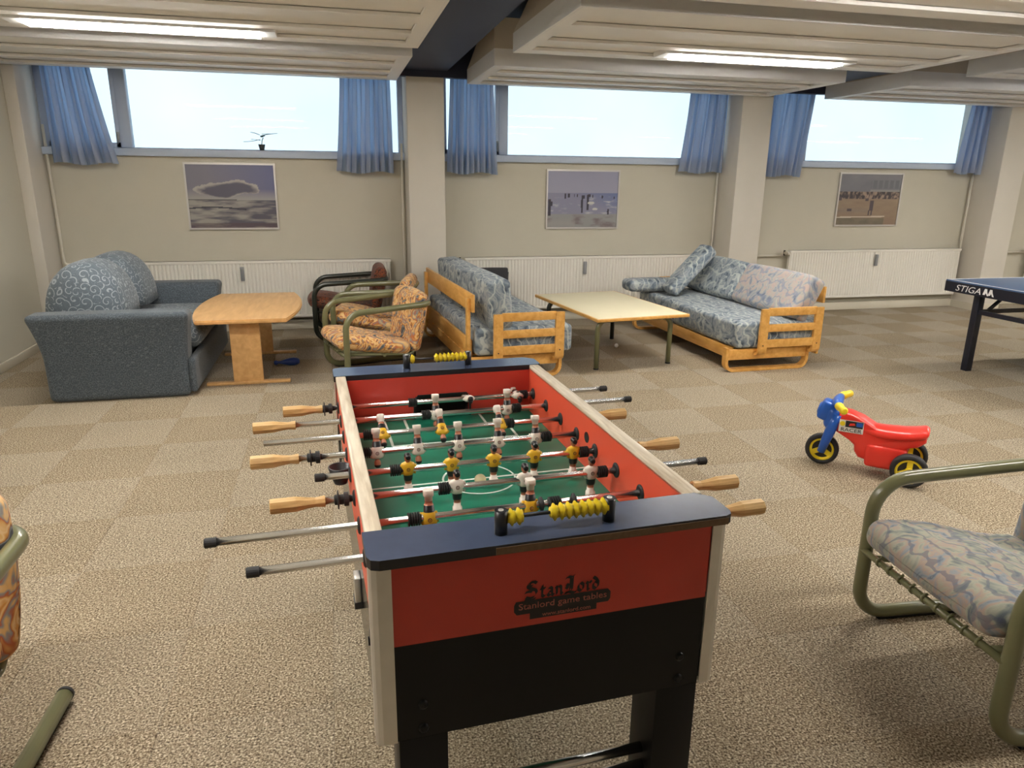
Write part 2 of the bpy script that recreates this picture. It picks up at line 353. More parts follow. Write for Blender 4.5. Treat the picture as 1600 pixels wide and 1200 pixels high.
def text_geo(body, size, shear=0.):
    cu = bpy.data.curves.new('lettering', 'FONT'); cu.body = body; cu.size = size; cu.shear = shear; cu.resolution_u = 3; cu.extrude = .0004
    o = bpy.data.objects.new('lettering', cu); COL.objects.link(o)
    dg = bpy.context.evaluated_depsgraph_get(); me = bpy.data.meshes.new_from_object(o.evaluated_get(dg))
    vs = [v.co[:] for v in me.vertices]; fs = [list(p.vertices) for p in me.polygons]
    bpy.data.objects.remove(o); bpy.data.meshes.remove(me); bpy.data.curves.remove(cu)
    return vs, fs
def fit_text(mb, body, x0, x1, y0, y1, mtx, mi=0, shear=0.):
    vs, fs = text_geo(body, 1., shear)
    ax = min(v[0] for v in vs); bx_ = max(v[0] for v in vs); ay = min(v[1] for v in vs); by = max(v[1] for v in vs)
    out = [((v[0]-ax)/(bx_-ax)*(x1-x0)+x0, (v[1]-ay)/(by-ay)*(y1-y0)+y0, v[2]) for v in vs]
    mb.add(out, fs, mi, False, mtx)

# ------------------------------------------------------------------ the room
W = 7.845                      # window wall
XL, XR, YB = -2.70, 12.6, -3.6  # left wall, right wall, wall behind
ZC = 2.98                      # slab
COLS = [(.743, 1.108), (4.36, 4.73), (7.93, 8.285)]   # columns between the windows
YC = 7.445
fl = struct(BX(XL, XR, YB, W+.02, -.15, -.007).build('floor', 'underlay'))
tile = BX(-.2494, .2494, -.2494, .2494, -.007, 0)
tmA = tile.mesh('carpet_tile', ['carpet_a']); tmB = tile.mesh('carpet_tile', ['carpet_b'])
def project(p):
    d = Vector(p)-Vector((0, 0, CAM_H)); z = d.dot(CF)
    return (800+F_PX*d.dot(CR)/z, 600-F_PX*d.dot(CU)/z, z) if z > .1 else None
cells = []
for i in range(-20, 14):
    for j in range(-1, 24):
        x0 = 6.418+.5*i; y1 = 7.431-.5*j
        if x0 > XR or x0+.5 < XL or y1-.5 > W or y1 < YB: continue
        q = project((x0+.25, y1-.25, 0))
        vis = q and -140 < q[0] < 1740 and 300 < q[1] < 1330
        full = x0 >= XL and x0+.5 <= XR and y1 <= W and y1-.5 >= YB
        cells.append((-(q[2] if q else 99) if vis else -1e3, i, j, x0, y1, full))
cells.sort(reverse=True)
rest = MB(); nt_ = 0
for k, i, j, x0, y1, full in cells:
    if k > -900 and nt_ < 300:
        nt_ += 1
        if full:
            o = link('carpet_tile', tmB if (i+j) % 2 == 0 else tmA, fl, (x0+.25, y1-.25, random.uniform(-.0008, 0)))
            continue
        a, b, c, d = max(x0, XL), min(x0+.4988, XR), max(y1-.4988, YB), min(y1, W)
        BX(a, b, c, d, -.007, 0).build('carpet_tile', 'carpet_b' if (i+j) % 2 == 0 else 'carpet_a', fl)
    else:
        rest.box(max(x0, XL), min(x0+.4988, XR), max(y1-.4988, YB), min(y1, W), -.007, 0, (i+j) % 2)
o = rest.build('carpet_tile_field', ['carpet_b', 'carpet_a'], fl); o['kind'] = 'stuff'

struct(BX(XL-.2, XL, YB, W+.35, -.15, ZC).build('wall_left', 'wall'))
struct(BX(XR, XR+.2, YB, W+.35, -.15, ZC).build('wall_right', 'wall'))
struct(BX(XL-.2, XR+.2, YB-.2, YB, -.15, ZC).build('wall_front', 'wall'))
struct(BX(XL, XR, W, W+.30, -.15, 1.755).build('wall_back', 'lower_wall'))
struct(BX(XL, XR, W-.02, W+.30, 2.72, ZC).build('wall_upper', 'slab'))
struct(BX(XL-.2, XR+.2, YB-.2, W+.5, ZC, ZC+.2).build('ceiling', 'slab'))
for k, (a, b) in enumerate(COLS):
    struct(BX(a, b, YC, W+.30, 0, ZC, bev=.006).build('trim_%d' % (k+1), 'column'))
struct(BX(XL, -2.60, YC, W+.30, 0, ZC, bev=.006).build('trim_4', 'column'))
struct(BX(11.55, 11.9, YC, W+.30, 0, ZC, bev=.006).build('trim_5', 'column'))
# beams over the columns, and the cross beam along the window wall
for k, x in enumerate((.66, 4.70, 8.35)):
    struct(BX(x, x+.48, YB, YC+.02, 2.56, ZC).build('trim_%d' % (6+k), 'beam'))
struct(BX(XL, XR, 7.42, 7.50, 2.50, 2.74).build('trim_9', 'slab'))
# baseboards
struct(BX(XL, XL+.016, YB, YC, 0, .075, bev=.004).build('baseboard_left', 'skirt'))
edges = [(-2.60, COLS[0][0]), (COLS[0][1], COLS[1][0]), (COLS[1][1], COLS[2][0]), (COLS[2][1], 11.55)]
bb = MB()
for a, b in edges: bb.box(a, b, W-.03, W, 0, .10, bev=.006)
struct(bb.build('baseboard_back', 'skirt'))
bs = MB()
for a, b in COLS:
    bs.box(a-.012, b+.012, YC-.012, YC, 0, .085); bs.box(a-.012, a, YC, W-.03, 0, .085); bs.box(b, b+.012, YC, W-.03, 0, .085)
struct(bs.build('baseboard_columns', 'skirt'))

# windows: frame, mullion, casement, panes, handle, sill
def window(n, x0, x1, xm, closed=False):
    r = bpy.data.objects.new('window_%d' % n, None); COL.objects.link(r); r.location = (x0, W+.06, 1.76); struct(r)
    w = x1-x0; h = 2.72-1.76; m = xm-x0
    f = MB(); f.box(0, w, -.02, .06, 0, .055, bev=.005); f.box(0, w, -.02, .06, h-.05, h); f.box(0, .05, -.02, .06, .05, h); f.box(w-.05, w, -.02, .06, .05, h)
    f.build('window_frame', 'frame', r)
    BX(m-.055, m+.045, -.035, .06, .05, h-.05, bev=.006).build('mullion', 'frame', r)
    c = MB(); c.box(.05, .085, -.03, .04, .055, h-.05); c.box(m-.09, m-.055, -.03, .04, .055, h-.05); c.box(.05, m-.055, -.03, .04, .055, .095)
    c.build('casement', 'frame', r)
    hd = MB(); hd.box(m-.085, m-.06, -.05, -.03, .10, .19, bev=.004); hd.tube([(m-.072, -.055, .17), (m-.072, -.075, .13), (m-.072, -.07, .08)], .007, 8)
    hd.build('window_handle', 'meter', r)
    BX(.085, m-.09, .012, .018, .095, h-.05).build('pane', 'glass', r)
    BX(m+.045, w-.05, .012, .018, .055, h-.05).build('pane', 'glass', r)
    BX(0, w, -.115, -.02, -.025, .045, bev=.006).build('window_sill', 'frame', r)
window(1, -2.60, COLS[0][0], -1.885); window(2, COLS[0][1], COLS[1][0], 1.81); window(3, COLS[1][1], COLS[2][0], 5.46); window(4, COLS[2][1], 11.55, 9.0)

# the yard outside the windows
o = struct(BX(-30, 45, W+.3, 40, 1.3, 1.66).build('ground', 'yard'))
o = struct(BX(-30, 45, 15.5, 16.0, 1.6, 9.0).build('wall_yard', 'render_wall'))
o = struct(BX(-8, 20, W+.3, W+1.25, 2.70, 2.95).build('trim_10', 'soffit'))
# ------------------------------------------------------------------ ceiling rafts and lamps
def raft(x0, x1, y0, y1, label, lamp=None, lamp_label=None):
    z = 2.45; r = thing('ceiling_raft', label, 'ceiling panel', ((x0+x1)/2, (y0+y1)/2, z), 0, 'white ceiling rafts')
    hx, hy = (x1-x0)/2, (y1-y0)/2
    BX(-hx, hx, -hy, -hy+.022, 0, .13).build('edge_board', 'raft_side', r)
    BX(-hx, hx, hy-.022, hy, 0, .13).build('edge_board', 'raft_side', r)
    BX(-hx, -hx+.022, -hy+.022, hy-.022, 0, .13).build('edge_board', 'raft_side', r)
    BX(hx-.022, hx, -hy+.022, hy-.022, 0, .13).build('edge_board', 'raft_side', r)
    # end boards on the underside and the lengthwise slats between recessed panels
    BX(-hx+.022, -hx+.10, -hy+.022, hy-.022, 0, .019).build('end_slat', 'raft', r)
    BX(hx-.10, hx-.022, -hy+.022, hy-.022, 0, .02).build('end_slat', 'raft', r)
    d = 2*hy; cuts = [(.0, .13), (.31, .43), (.645, .72), (.90, 1.0)]
    for a, b in cuts:
        BX(-hx+.10, hx-.10, -hy+max(.022, a*d), -hy+min(d-.022, b*d), .0, .02).build('slat', 'raft', r)
    for k in range(3):
        a, b = cuts[k][1]*d, cuts[k+1][0]*d
        BX(-hx+.10, hx-.10, -hy+a-.01, -hy+b+.01, .024, .042).build('plank', 'raft', r)
    # upper hood with a sloping far side
    MB().prism([(-hy, .13), (hy, .13), (hy-.75, .36), (-hy, .36)], 'x', -hx, hx).build('upper_hood', 'raft_top', r)
    if lamp:
        a, b = lamp; ly = -hy+(.81 if y0 > 3.9 else .55)*d
        L = thing('ceiling_light', lamp_label, 'ceiling light', ((a+b)/2, (y0+y1)/2+ly, z-.012), 0, 'fluorescent ceiling lights')
        w = (b-a)/2
        h = MB(); h.box(-w-.10, w+.10, -.105, -.075, -.0, .055); h.box(-w-.10, w+.10, .075, .105, 0, .055); h.box(-w-.10, -w, -.075, .075, 0, .055); h.box(w, w+.10, -.075, .075, 0, .055)
        h.build('lamp_housing', 'fixture', L)
        BX(-w, w, -.075, .075, -.014, .03).build('diffuser', 'diffuser', L)
        nb = 10; lm = BX(-.004, .004, -.077, .077, -.018, -.0142).mesh('louvre', ['louvre'])
        for i in range(1, nb): link('louvre', lm, L, (-w+2*w*i/nb, 0, 0))
rows_l = [(5.92, 7.38), (4.08, 5.56), (2.24, 3.72), (.40, 1.88), (-1.44, .04), (-3.28, -1.80)]
rows_r = [(6.17, 7.42), (4.00, 5.53), (2.20, 3.72), (.40, 1.88), (-1.44, .04), (-3.28, -1.80)]
rown = ['along the windows', 'second from the windows', 'third from the windows', 'fourth from the windows', 'fifth from the windows', 'sixth from the windows']
for bn, x0, x1, rows, lamp in (('left bay', -2.69, .645, rows_l, (-1.74, -.40)), ('middle bay', 1.335, 4.64, rows_r, (2.46, 3.84)), ('right bay', 5.34, 8.62, rows_r, (6.3, 7.68)), ('far right bay', 9.05, 12.4, rows_r, (10.1, 11.5))):
    for k, (a, b) in enumerate(rows):
        raft(x0, x1, a, b, 'white slatted ceiling raft of the %s, row %s' % (bn, rown[k]), lamp if k in (1, 2, 3) else None,
             'long fluorescent light set in the %s ceiling raft %s' % (bn, rown[k]))
# ------------------------------------------------------------------ curtains, radiators, pipes, pictures
def curtain(xt0, xt1, xb0, xb1, zb, label, folds, ph):
    n = folds*10; rows = 14; zt = 2.66; y = W-.13; vs = []; xm = (xt0+xt1)/2
    o = MB()
    for r in range(rows+1):
        t = r/rows; z = zt+(zb-zt)*t
        a = xt0+(xb0-xt0)*t**1.4; b = xt1+(xb1-xt1)*t**1.4
        for c in range(n+1):
            u = c/n; am = .016+.026*t
            x = a+(b-a)*u + .010*math.sin(u*folds*2*PI*1.5+ph+2*t)
            yy = y + am*math.sin(u*folds*2*PI+ph) + .010*math.sin(u*folds*4.7+ph*2+3*t)
            vs.append((x-xm, yy-y, z-zb + .012*math.sin(u*9+ph)*(t**3)))
    fs = [[r*(n+1)+c, r*(n+1)+c+1, (r+1)*(n+1)+c+1, (r+1)*(n+1)+c] for r in range(rows) for c in range(n)]
    o.add(vs, fs, 0, True)
    tag(o.build('curtain', 'curtain', None, (xm, y, zb)), label, 'curtain', 'short blue curtains')
curtain(-2.50, -2.10, -2.50, -1.95, 1.655, 'blue curtain at the left end of the window nearest the left wall', 8, .3)
curtain(.12, .60, .05, .62, 1.61, 'blue curtain to the left of the first free-standing column', 8, 1.1)
curtain(1.21, 1.67, 1.18, 1.71, 1.615, 'gathered blue curtain right of the first column, left end of middle window', 9, 2.0)
curtain(3.88, 4.34, 3.80, 4.32, 1.655, 'blue curtain at the right end of the middle window', 8, .7)
curtain(4.80, 5.45, 4.78, 5.35, 1.63, 'blue curtain at the left end of the right window', 9, 1.7)
curtain(7.62, 7.91, 7.55, 7.91, 1.69, 'narrow blue curtain at the right end of the right window', 7, 2.6)

def radiator(x0, x1, z0, z1, label, meter_x, valve='left'):
    r = thing('radiator', label, 'radiator', (x0, W-.11, z0), 0, 'ribbed panel radiators'); w = x1-x0; h = z1-z0
    pitch = .036; n = int(w/pitch); prof = []
    for i in range(n):
        a = i*w/n; q = w/n
        prof += [(a, .007), (a+q*.28, .007), (a+q*.48, 0.), (a+q*.80, 0.)]
    prof.append((w, .007)); m = MB()
    for (xa, ya), (xb, yb) in zip(prof[:-1], prof[1:]):
        m.add([(xa, ya, .03), (xb, yb, .03), (xb, yb, h-.03), (xa, ya, h-.03)], [(0, 1, 2, 3)])
    m.box(0, w, .009, .05, .0, h)
    m.build('ribbed_panel', 'rad', r)
    BX(-.004, w+.004, -.004, .056, h-.03, h, bev=.004).build('top_rail', 'rad', r)
    BX(-.004, w+.004, -.002, .056, 0, .03, bev=.004).build('bottom_rail', 'rad', r)
    b = MB(); b.box(.3, .34, .056, .11, .1, h-.05); b.box(w-.34, w-.3, .056, .11, .1, h-.05); b.build('bracket', 'rad', r)
    mx = meter_x-x0; k = MB(); k.box(mx-.018, mx+.018, -.03, -.004, h-.20, h-.06, bev=.004); k.box(mx-.012, mx+.012, -.036, -.03, h-.10, h-.075)
    k.build('heat_meter', 'meter', r)
    vx = -.05 if valve == 'left' else w+.05
    v = MB(); v.tube([(vx, .03, h-.03), (vx, -.03, h-.03)], .022, 14); v.tube([(vx, -.03, h-.03), (vx, -.045, h-.03)], .015, 12); v.box(min(vx, 0 if vx < 0 else w), max(vx, 0 if vx < 0 else w), .02, .04, h-.04, h-.02)
    v.build('valve', 'pipe', r)
    vk = MB(); vk.tube([(vx-.0, .05, h-.06), (vx, .05, h-.0)], .012, 10); vk.build('valve_collar', 'black', r)
radiator(-2.10, .555, .14, .735, 'ribbed white radiator behind the blue sofa and wooden table', -.935)
radiator(1.36, 4.10, .15, .735, 'long ribbed white radiator behind the cream coffee table', 2.73)
radiator(5.36, 7.86, .17, .765, 'ribbed white radiator under the right window beside the table tennis table', 6.58)
radiator(9.0, 11.3, .17, .765, 'ribbed white radiator right of the last column, cut off by the frame', 10.2)
def pipe(pts, label, r=.013):
    p = fillet(pts, .03, 5); b = Vector(pts[0]); m = MB(); m.tube([q-b for q in p], r, 10)
    tag(m.build('heating_pipe', 'pipe', None, b[:]), label, 'pipe', 'painted heating pipes')
pipe([(-2.565, W-.04, 2.0), (-2.565, W-.04, .715), (-2.17, W-.04, .715)], 'painted heating pipe in the left corner bending to the radiator behind the sofa')
pipe([(.712, W-.05, 1.9), (.712, W-.05, .10)], 'vertical painted heating pipe left of the first column')
pipe([(4.325, W-.05, 1.9), (4.325, W-.05, .10)], 'vertical painted heating pipe left of the second column')
pipe([(4.75, W-.045, .70), (5.30, W-.045, .70)], 'short horizontal pipe from the second column to the right radiator')
pipe([(7.895, W-.05, 1.9), (7.895, W-.05, .10)], 'vertical painted heating pipe left of the third column')
pipe([(8.31, W-.045, .70), (8.94, W-.045, .70)], 'short horizontal pipe right of the third column')
pipe([(1.13, W-.045, .70), (1.30, W-.045, .70)], 'short horizontal pipe right of the first column behind the sofa back')

def noise2(x, y, s=0):
    def h(i, j):
        v = math.sin(i*127.1+j*311.7+s*74.7)*43758.5453; return v-math.floor(v)
    i, j = math.floor(x), math.floor(y); fx, fy = x-i, y-j; fx = fx*fx*(3-2*fx); fy = fy*fy*(3-2*fy)
    return (h(i, j)*(1-fx)+h(i+1, j)*fx)*(1-fy)+(h(i, j+1)*(1-fx)+h(i+1, j+1)*fx)*fy
def fbm(x, y, s=0): return sum(noise2(x*2**k, y*2**k, s+k)/2**(k+1) for k in range(4))
def mixc(a, b, t):
    t = max(0, min(1, t)); return tuple(p+(q-p)*t for p, q in zip(a, b))
def pic1(u, v):      # storm cloud over a tidal flat
    if v > .44:
        c = mixc((.21, .20, .25), (.13, .14, .28), (u-.3)*1.3 + (v-.6)*.4)
        c = mixc(c, (.42, .40, .36), max(0, .62-v)*4.5)
        e = ((u-.47)/.36)**2+((v-.60-.06*math.exp(-((u-.6)/.12)**2))/.115)**2; n = fbm(u*9, v*11, 3)
        d = e+(n-.5)*1.3
        if d < 1.15: c = mixc((.42, .39, .37), (.105, .10, .14), (1.0-d)*2.6 + (.62-v)*5 + (n-.5)*1.5)
        if v < .455 and u < .55: c = (.03, .03, .04)
    else:
        n = fbm(u*5, v*26, 8); c = mixc((.34, .32, .29), (.10, .095, .125), (n-.33)*3.2 + (u-.45)*.9 + (.25-v)*.8)
        if abs(v-.31-.02*math.sin(u*6)) < .012 and u < .65: c = (.05, .05, .07)
        if v < .08: c = mixc(c, (.10, .06, .07), .6)
    return c
FIG2 = [(.03, .36, .018, .30), (.06, .42, .014, .08), (.25, .56, .014, .09), (.30, .57, .014, .07), (.38, .57, .006, .05), (.42, .57, .006, .05), (.49, .42, .013, .31), (.51, .55, .02, .06), (.57, .45, .016, .28), (.59, .57, .02, .05), (.78, .55, .008, .06), (.64, .56, .006, .05), (.95, .54, .008, .04), (.87, .28, .014, .10)]
def pic2(u, v):      # bathers in shallow surf
    if v > .62: c = mixc((.36, .35, .44), (.31, .31, .42), v)
    elif v > .24:
        n = fbm(u*8, v*30, 2); c = mixc((.25, .25, .35), (.13, .17, .34), (u-.4)*1.1 + (v-.5)*2.2); c = mixc(c, (.55, .53, .55), (n-.60)*4)
    else:
        n = fbm(u*7, v*14, 5); c = mixc((.29, .29, .29), (.19, .15, .16), (n-.4)*3+(u-.5)*.5); c = mixc(c, (.40, .35, .33), (.10-abs(v-.07))*3*(u < .4))
    for a, b, w, h in FIG2:
        if abs(u-a) < w*(1-.4*((v-b)/h)**2) and abs(v-b) < h/2: c = (.045, .04, .06) if (v-b) < h*.38 else (.07, .05, .06)
    if ((u-.62)/.05)**2+((v-.44)/.025)**2 < 1 or ((u-.68)/.04)**2+((v-.33)/.02)**2 < 1: c = (.55, .54, .50)
    return c
def pic3(u, v):      # crowded beach with a promenade building
    if v > .66:
        c = mixc((.175, .175, .205), (.24, .24, .26), (v-.66)*1.5 + (fbm(u*4, v*4, 1)-.5))
        if u > .5 and .72 < v < .88 and (u*11) % 1 < .62: c = (.15, .155, .18)
        if u > .5 and v < .70: c = (.26, .255, .25)
    elif v > .52:
        n = fbm(u*30, v*16, 4); c = mixc((.05, .04, .045), (.33, .24, .19), (n-.38)*4)
    else:
        n = fbm(u*6, v*18, 6); c = mixc((.25, .175, .125), (.33, .25, .17), v*1.2+(n-.5)); c = mixc(c, (.19, .18, .17), (.36-abs(v-.28)*5)*(u < .5))
        if abs(v-.15+.0-.02*u) < .012 and u < .8: c = (.55, .47, .38)
        elif v < .14 and u < .79: c = mixc((.13, .11, .08), (.22, .18, .13), fbm(u*12, v*20, 9))
    for a, b, w, h in ((.56, .38, .03, .20), (.52, .24, .012, .10), (.57, .24, .012, .10), (.20, .30, .04, .05), (.03, .52, .03, .08), (.47, .50, .03, .05)):
        if abs(u-a) < w and abs(v-b) < h/2: c = (.09, .07, .08)
    return c
def picture(x0, x1, z0, z1, fn, label):
    r = thing('framed_picture', label, 'picture', ((x0+x1)/2, W, z0)); w = x1-x0; h = z1-z0; hw = w/2
    f = MB(); f.box(-hw, hw, -.024, 0, 0, .018); f.box(-hw, hw, -.024, 0, h-.018, h); f.box(-hw, -hw+.016, -.024, 0, .018, h-.018); f.box(hw-.016, hw, -.024, 0, .018, h-.018)
    f.build('picture_frame', 'picframe', r)
    nx, ny = 132, 98; a, b = -hw+.016, hw-.016; c, d = .018, h-.018
    vs = [(a+(b-a)*i/nx, -.014, c+(d-c)*j/ny) for j in range(ny+1) for i in range(nx+1)]
    fs = [(j*(nx+1)+i, j*(nx+1)+i+1, (j+1)*(nx+1)+i+1, (j+1)*(nx+1)+i) for j in range(ny) for i in range(nx)]
    me = bpy.data.meshes.new('print'); me.from_pydata(vs, [], fs); me.materials.append(M['print'])
    ca = me.color_attributes.new('print', 'FLOAT_COLOR', 'POINT')
    flat = []
    for j in range(ny+1):
        for i in range(nx+1): flat += [*fn(i/nx, j/ny), 1.]
    ca.data.foreach_set('color', flat); me.update(); link('print', me, r)
picture(-1.405, -.55, 1.04, 1.685, pic1, 'framed photograph of a storm cloud above a shore')
picture(2.285, 3.14, 1.03, 1.67, pic2, 'framed photograph of bathers standing in shallow surf')
picture(5.985, 6.89, 1.045, 1.685, pic3, 'framed photograph of a sandy beach with a promenade building')

# little plant on the sill
r = thing('potted_plant', 'small dark potted plant on the sill of the left window', 'plant', (-.655, W-.045, 1.808))
MB().lathe([(.022, 0), (.032, .05), (.034, .055), (.028, .055)], seg=12).build('plant_pot', 'potm', r)
MB().tube([(0, 0, .05), (.006, 0, .09), (.02, 0, .12)], .004, 6).build('stem', 'leaf', r)
for a, L_, z, tl in ((-.1, .15, .135, .30), (.25, .11, .15, .1), (PI, .16, .10, -.30), (PI-.4, .10, .09, .2), (PI+.3, .09, .14, .5), (1.2, .06, .12, .8)):
    m = MB(); n = 6; vs = []
    for i in range(n+1):
        t = i/n; w = .026*math.sin(PI*min(1, t*.95+.05)); q = L_*t
        vs += [(q, -w, tl*q*(1-t*.5)), (q, 0, tl*q*(1-t*.5)+.004), (q, w, tl*q*(1-t*.5))]
    fs = []
    for i in range(n): fs += [(3*i, 3*i+3, 3*i+4, 3*i+1), (3*i+1, 3*i+4, 3*i+5, 3*i+2)]
    m.add(vs, fs, 0, True); m.build('leaf', 'leaf', r, (.008*math.cos(a), .008*math.sin(a), z), (0, 0, a))

# ------------------------------------------------------------------ football table
FA = 0.0426810
ft = thing('football_table', 'red and black table football game with chrome rods and wooden handles', 'football table', (.025, 1.325, 0), FA)
VN, VF = -.100, 1.302         # outer end panels
H = .88; TW = .762
# end panels with the red upper and black lower board
for v0, v1, vi in ((VN, VN+.02, 1), (VF-.02, VF, -1)):
    BX(.035, TW-.035, v0, v1, .675, H-.02).build('end_panel', 'red', ft)
    BX(.035, TW-.035, v0, v1, .45, .675).build('lower_end_panel', 'blacklam', ft)
for u0, u1 in ((.004, .022), (TW-.022, TW-.004)):
    BX(u0, u1, VN+.004, VF-.004, .675, H-.018).build('side_panel', 'red_lit', ft)
    BX(u0, u1, VN+.004, VF-.004, .45, .675).build('lower_side_panel', 'blackside', ft)
# inner walls
GU0, GU1, GZ = .282, .484, .786
BX(.022, .036, -.012, 1.214, .69, H-.012).build('inner_side_wall', 'red_lit', ft)
BX(TW-.040, TW-.022, -.012, 1.214, .69, H-.012).build('inner_side_wall', 'red_lit', ft)
for v0, v1, s in ((-.014, -.0, -1), (1.2, 1.214, 1)):
    g = MB(); g.box(.036, GU0, v0, v1, .69, H-.018); g.box(GU1, TW-.04, v0, v1, .69, H-.018); g.box(GU0, GU1, v0, v1, GZ, H-.018)
    g.build('inner_end_wall', 'red', ft)
    c = .022; pts = [(GU0-.008, .70), (GU0-.008, GZ-c), (GU0+c*.4, GZ+.006), (GU1-c*.4, GZ+.006), (GU1+.008, GZ-c), (GU1+.008, .70), (GU1, .70), (GU1, GZ-c), (GU1-c*.6, GZ), (GU0+c*.6, GZ), (GU0, GZ-c), (GU0, .70)]
    MB().prism(pts, 'y', v0-.003 if s > 0 else v1-.003, v0+.003 if s > 0 else v1+.003).build('goal_mouth', 'black', ft)
    gb = MB(); y0, y1 = (v1, v1+.065) if s > 0 else (v0-.065, v0)
    gb.box(GU0, GU1, y1-.004 if s > 0 else y0, y1 if s > 0 else y0+.004, .69, GZ); gb.box(GU0, GU1, y0, y1, .685, .69); gb.box(GU0, GU1, y0, y1, GZ, GZ+.004); gb.box(GU0-.004, GU0, y0, y1, .685, GZ); gb.box(GU1, GU1+.004, y0, y1, .685, GZ)
    gb.build('goal_box', 'black', ft)
BX(.022, TW-.022, -.014, 1.214, .66, .70).build('playing_field', 'field', ft)
ln = MB(); z0, z1 = .70, .7006; vm = .605
ln.box(.036, TW-.04, vm-.004, vm+.004, z0, z1)
def ring(cu, cv, r, a0, a1, w=.006, n=40):
    vs = []
    for i in range(n+1):
        a = a0+(a1-a0)*i/n
        vs += [(cu+(r-w/2)*math.cos(a), cv+(r-w/2)*math.sin(a), z1), (cu+(r+w/2)*math.cos(a), cv+(r+w/2)*math.sin(a), z1)]
    ln.add(vs, [(2*i, 2*i+1, 2*i+3, 2*i+2) for i in range(n)])
ring(.381, vm, .108, 0, 2*PI)
for e, s in ((1.2, -1), (0., 1)):
    for a, b, d in ((.165, .597, .265), (.238, .524, .115)):
        for u in (a, b): ln.box(u-.0045, u+.0045, min(e, e+s*d), max(e, e+s*d), z0, z1)
        ln.box(a, b, e+s*d-.004, e+s*d+.004, z0, z1)
    ring(.381, e+s*.20, .125, (-PI*.82 if s < 0 else PI*.18), (-PI*.18 if s < 0 else PI*.82))
ln.build('pitch_lines', 'lines', ft)
# worn plywood rails
BX(0, .035, -.002, 1.204, H-.020, H, bev=.003).build('top_rail', 'rail', ft)
BX(TW-.040, TW-.004, -.002, 1.204, H-.020, H, bev=.003).build('top_rail', 'rail', ft)
# navy end caps
def cap(v0, v1, far):
    u0, u1, c = -.006, TW+.006, .022
    q = [(u0, v1), (u0, v0+c), (u0+.3*c, v0+.3*c), (u0+c, v0), (u1-c, v0), (u1-.3*c, v0+.3*c), (u1, v0+c), (u1, v1-.03), (u1-.03, v1)] if not far else \
        [(u0, v0), (u1-.012, v0), (u1, v0+.012), (u1, v1-.035), (u1-.035, v1), (u0+.02, v1), (u0+.006, v1-.006), (u0, v1-.02)]
    q = q[::-1]; n = len(q); m = MB()
    m.add([(a, b, H-.020) for a, b in q]+[(a, b, H+.001) for a, b in q], [list(range(n, 2*n))] , 0)
    m.f.append(list(range(n))[::-1]); m.m.append(1); m.sm.append(False)
    for i in range(n):
        j = (i+1) % n; m.f.append([i, j, n+j, n+i]); m.m.append(1); m.sm.append(False)
    bm = bmesh.new()
    o = m.build('end_cap', ['navycap', 'capedge'], ft)
    bm.from_mesh(o.data); bmesh.ops.recalc_face_normals(bm, faces=bm.faces[:]); bm.to_mesh(o.data); bm.free()
    return o
c1 = cap(-.122, .0, False); c2 = cap(1.204, 1.324, True)
BX(.24, TW-.01, -.1235, -.1215, H-.019, H-.004).build('chipped_edge', 'chipboard', c1)
# aluminium corner strips (rounded L profile)
for su, u in ((1, 0), (-1, TW)):
    for sv, v in ((1, VN), (-1, VF)):
        w = .042 if su > 0 else .036
        pts = [(0, .05), (0, .014), (.004, .004), (.014, 0), (w, 0), (w, .004), (.016, .005), (.006, .010), (.004, .016), (.004, .05)]
        MB().prism([(u+su*(a-.003), v+sv*(b-.004)) for a, b in pts], 'z', .45, H-.021).build('corner_strip', 'alu', ft)
# legs
for su, u in ((1, .042), (-1, TW-.035)):
    for sv, v in ((1, VN), (-1, VF)):
        a, b = sorted((u, u+su*.102)); c, d = sorted((v, v+sv*.115))
        lg = MB(); lg.box(a, b, c, d, .012, .450, bev=.002); pass
        lo = lg.build('leg', 'blacklam', ft)
        ft_ = MB(); ft_.lathe([(.03, 0), (.03, .012), (.012, .014)], seg=14, mtx=T((a+b)/2, (c+d)/2, 0)); ft_.build('foot', 'rubber', lo)
        for z in (.53, .473):
            bo = MB(); bo.lathe([(.011, 0), (.011, .003), (.006, .006)], 'y', 12, mtx=T((a+b)/2, v, z) @ (RX(PI) if sv > 0 else RX(0))); bo.build('bolt', 'blacklam', lo)
for v in (-.045, 1.247):
    for z, dv in ((.245, 0), (.205, -.012)):
        MB().tube([(.144, v+dv, z), (TW-.137, v+dv, z)], .0125, 14).build('cross_rail', 'chrome', ft)
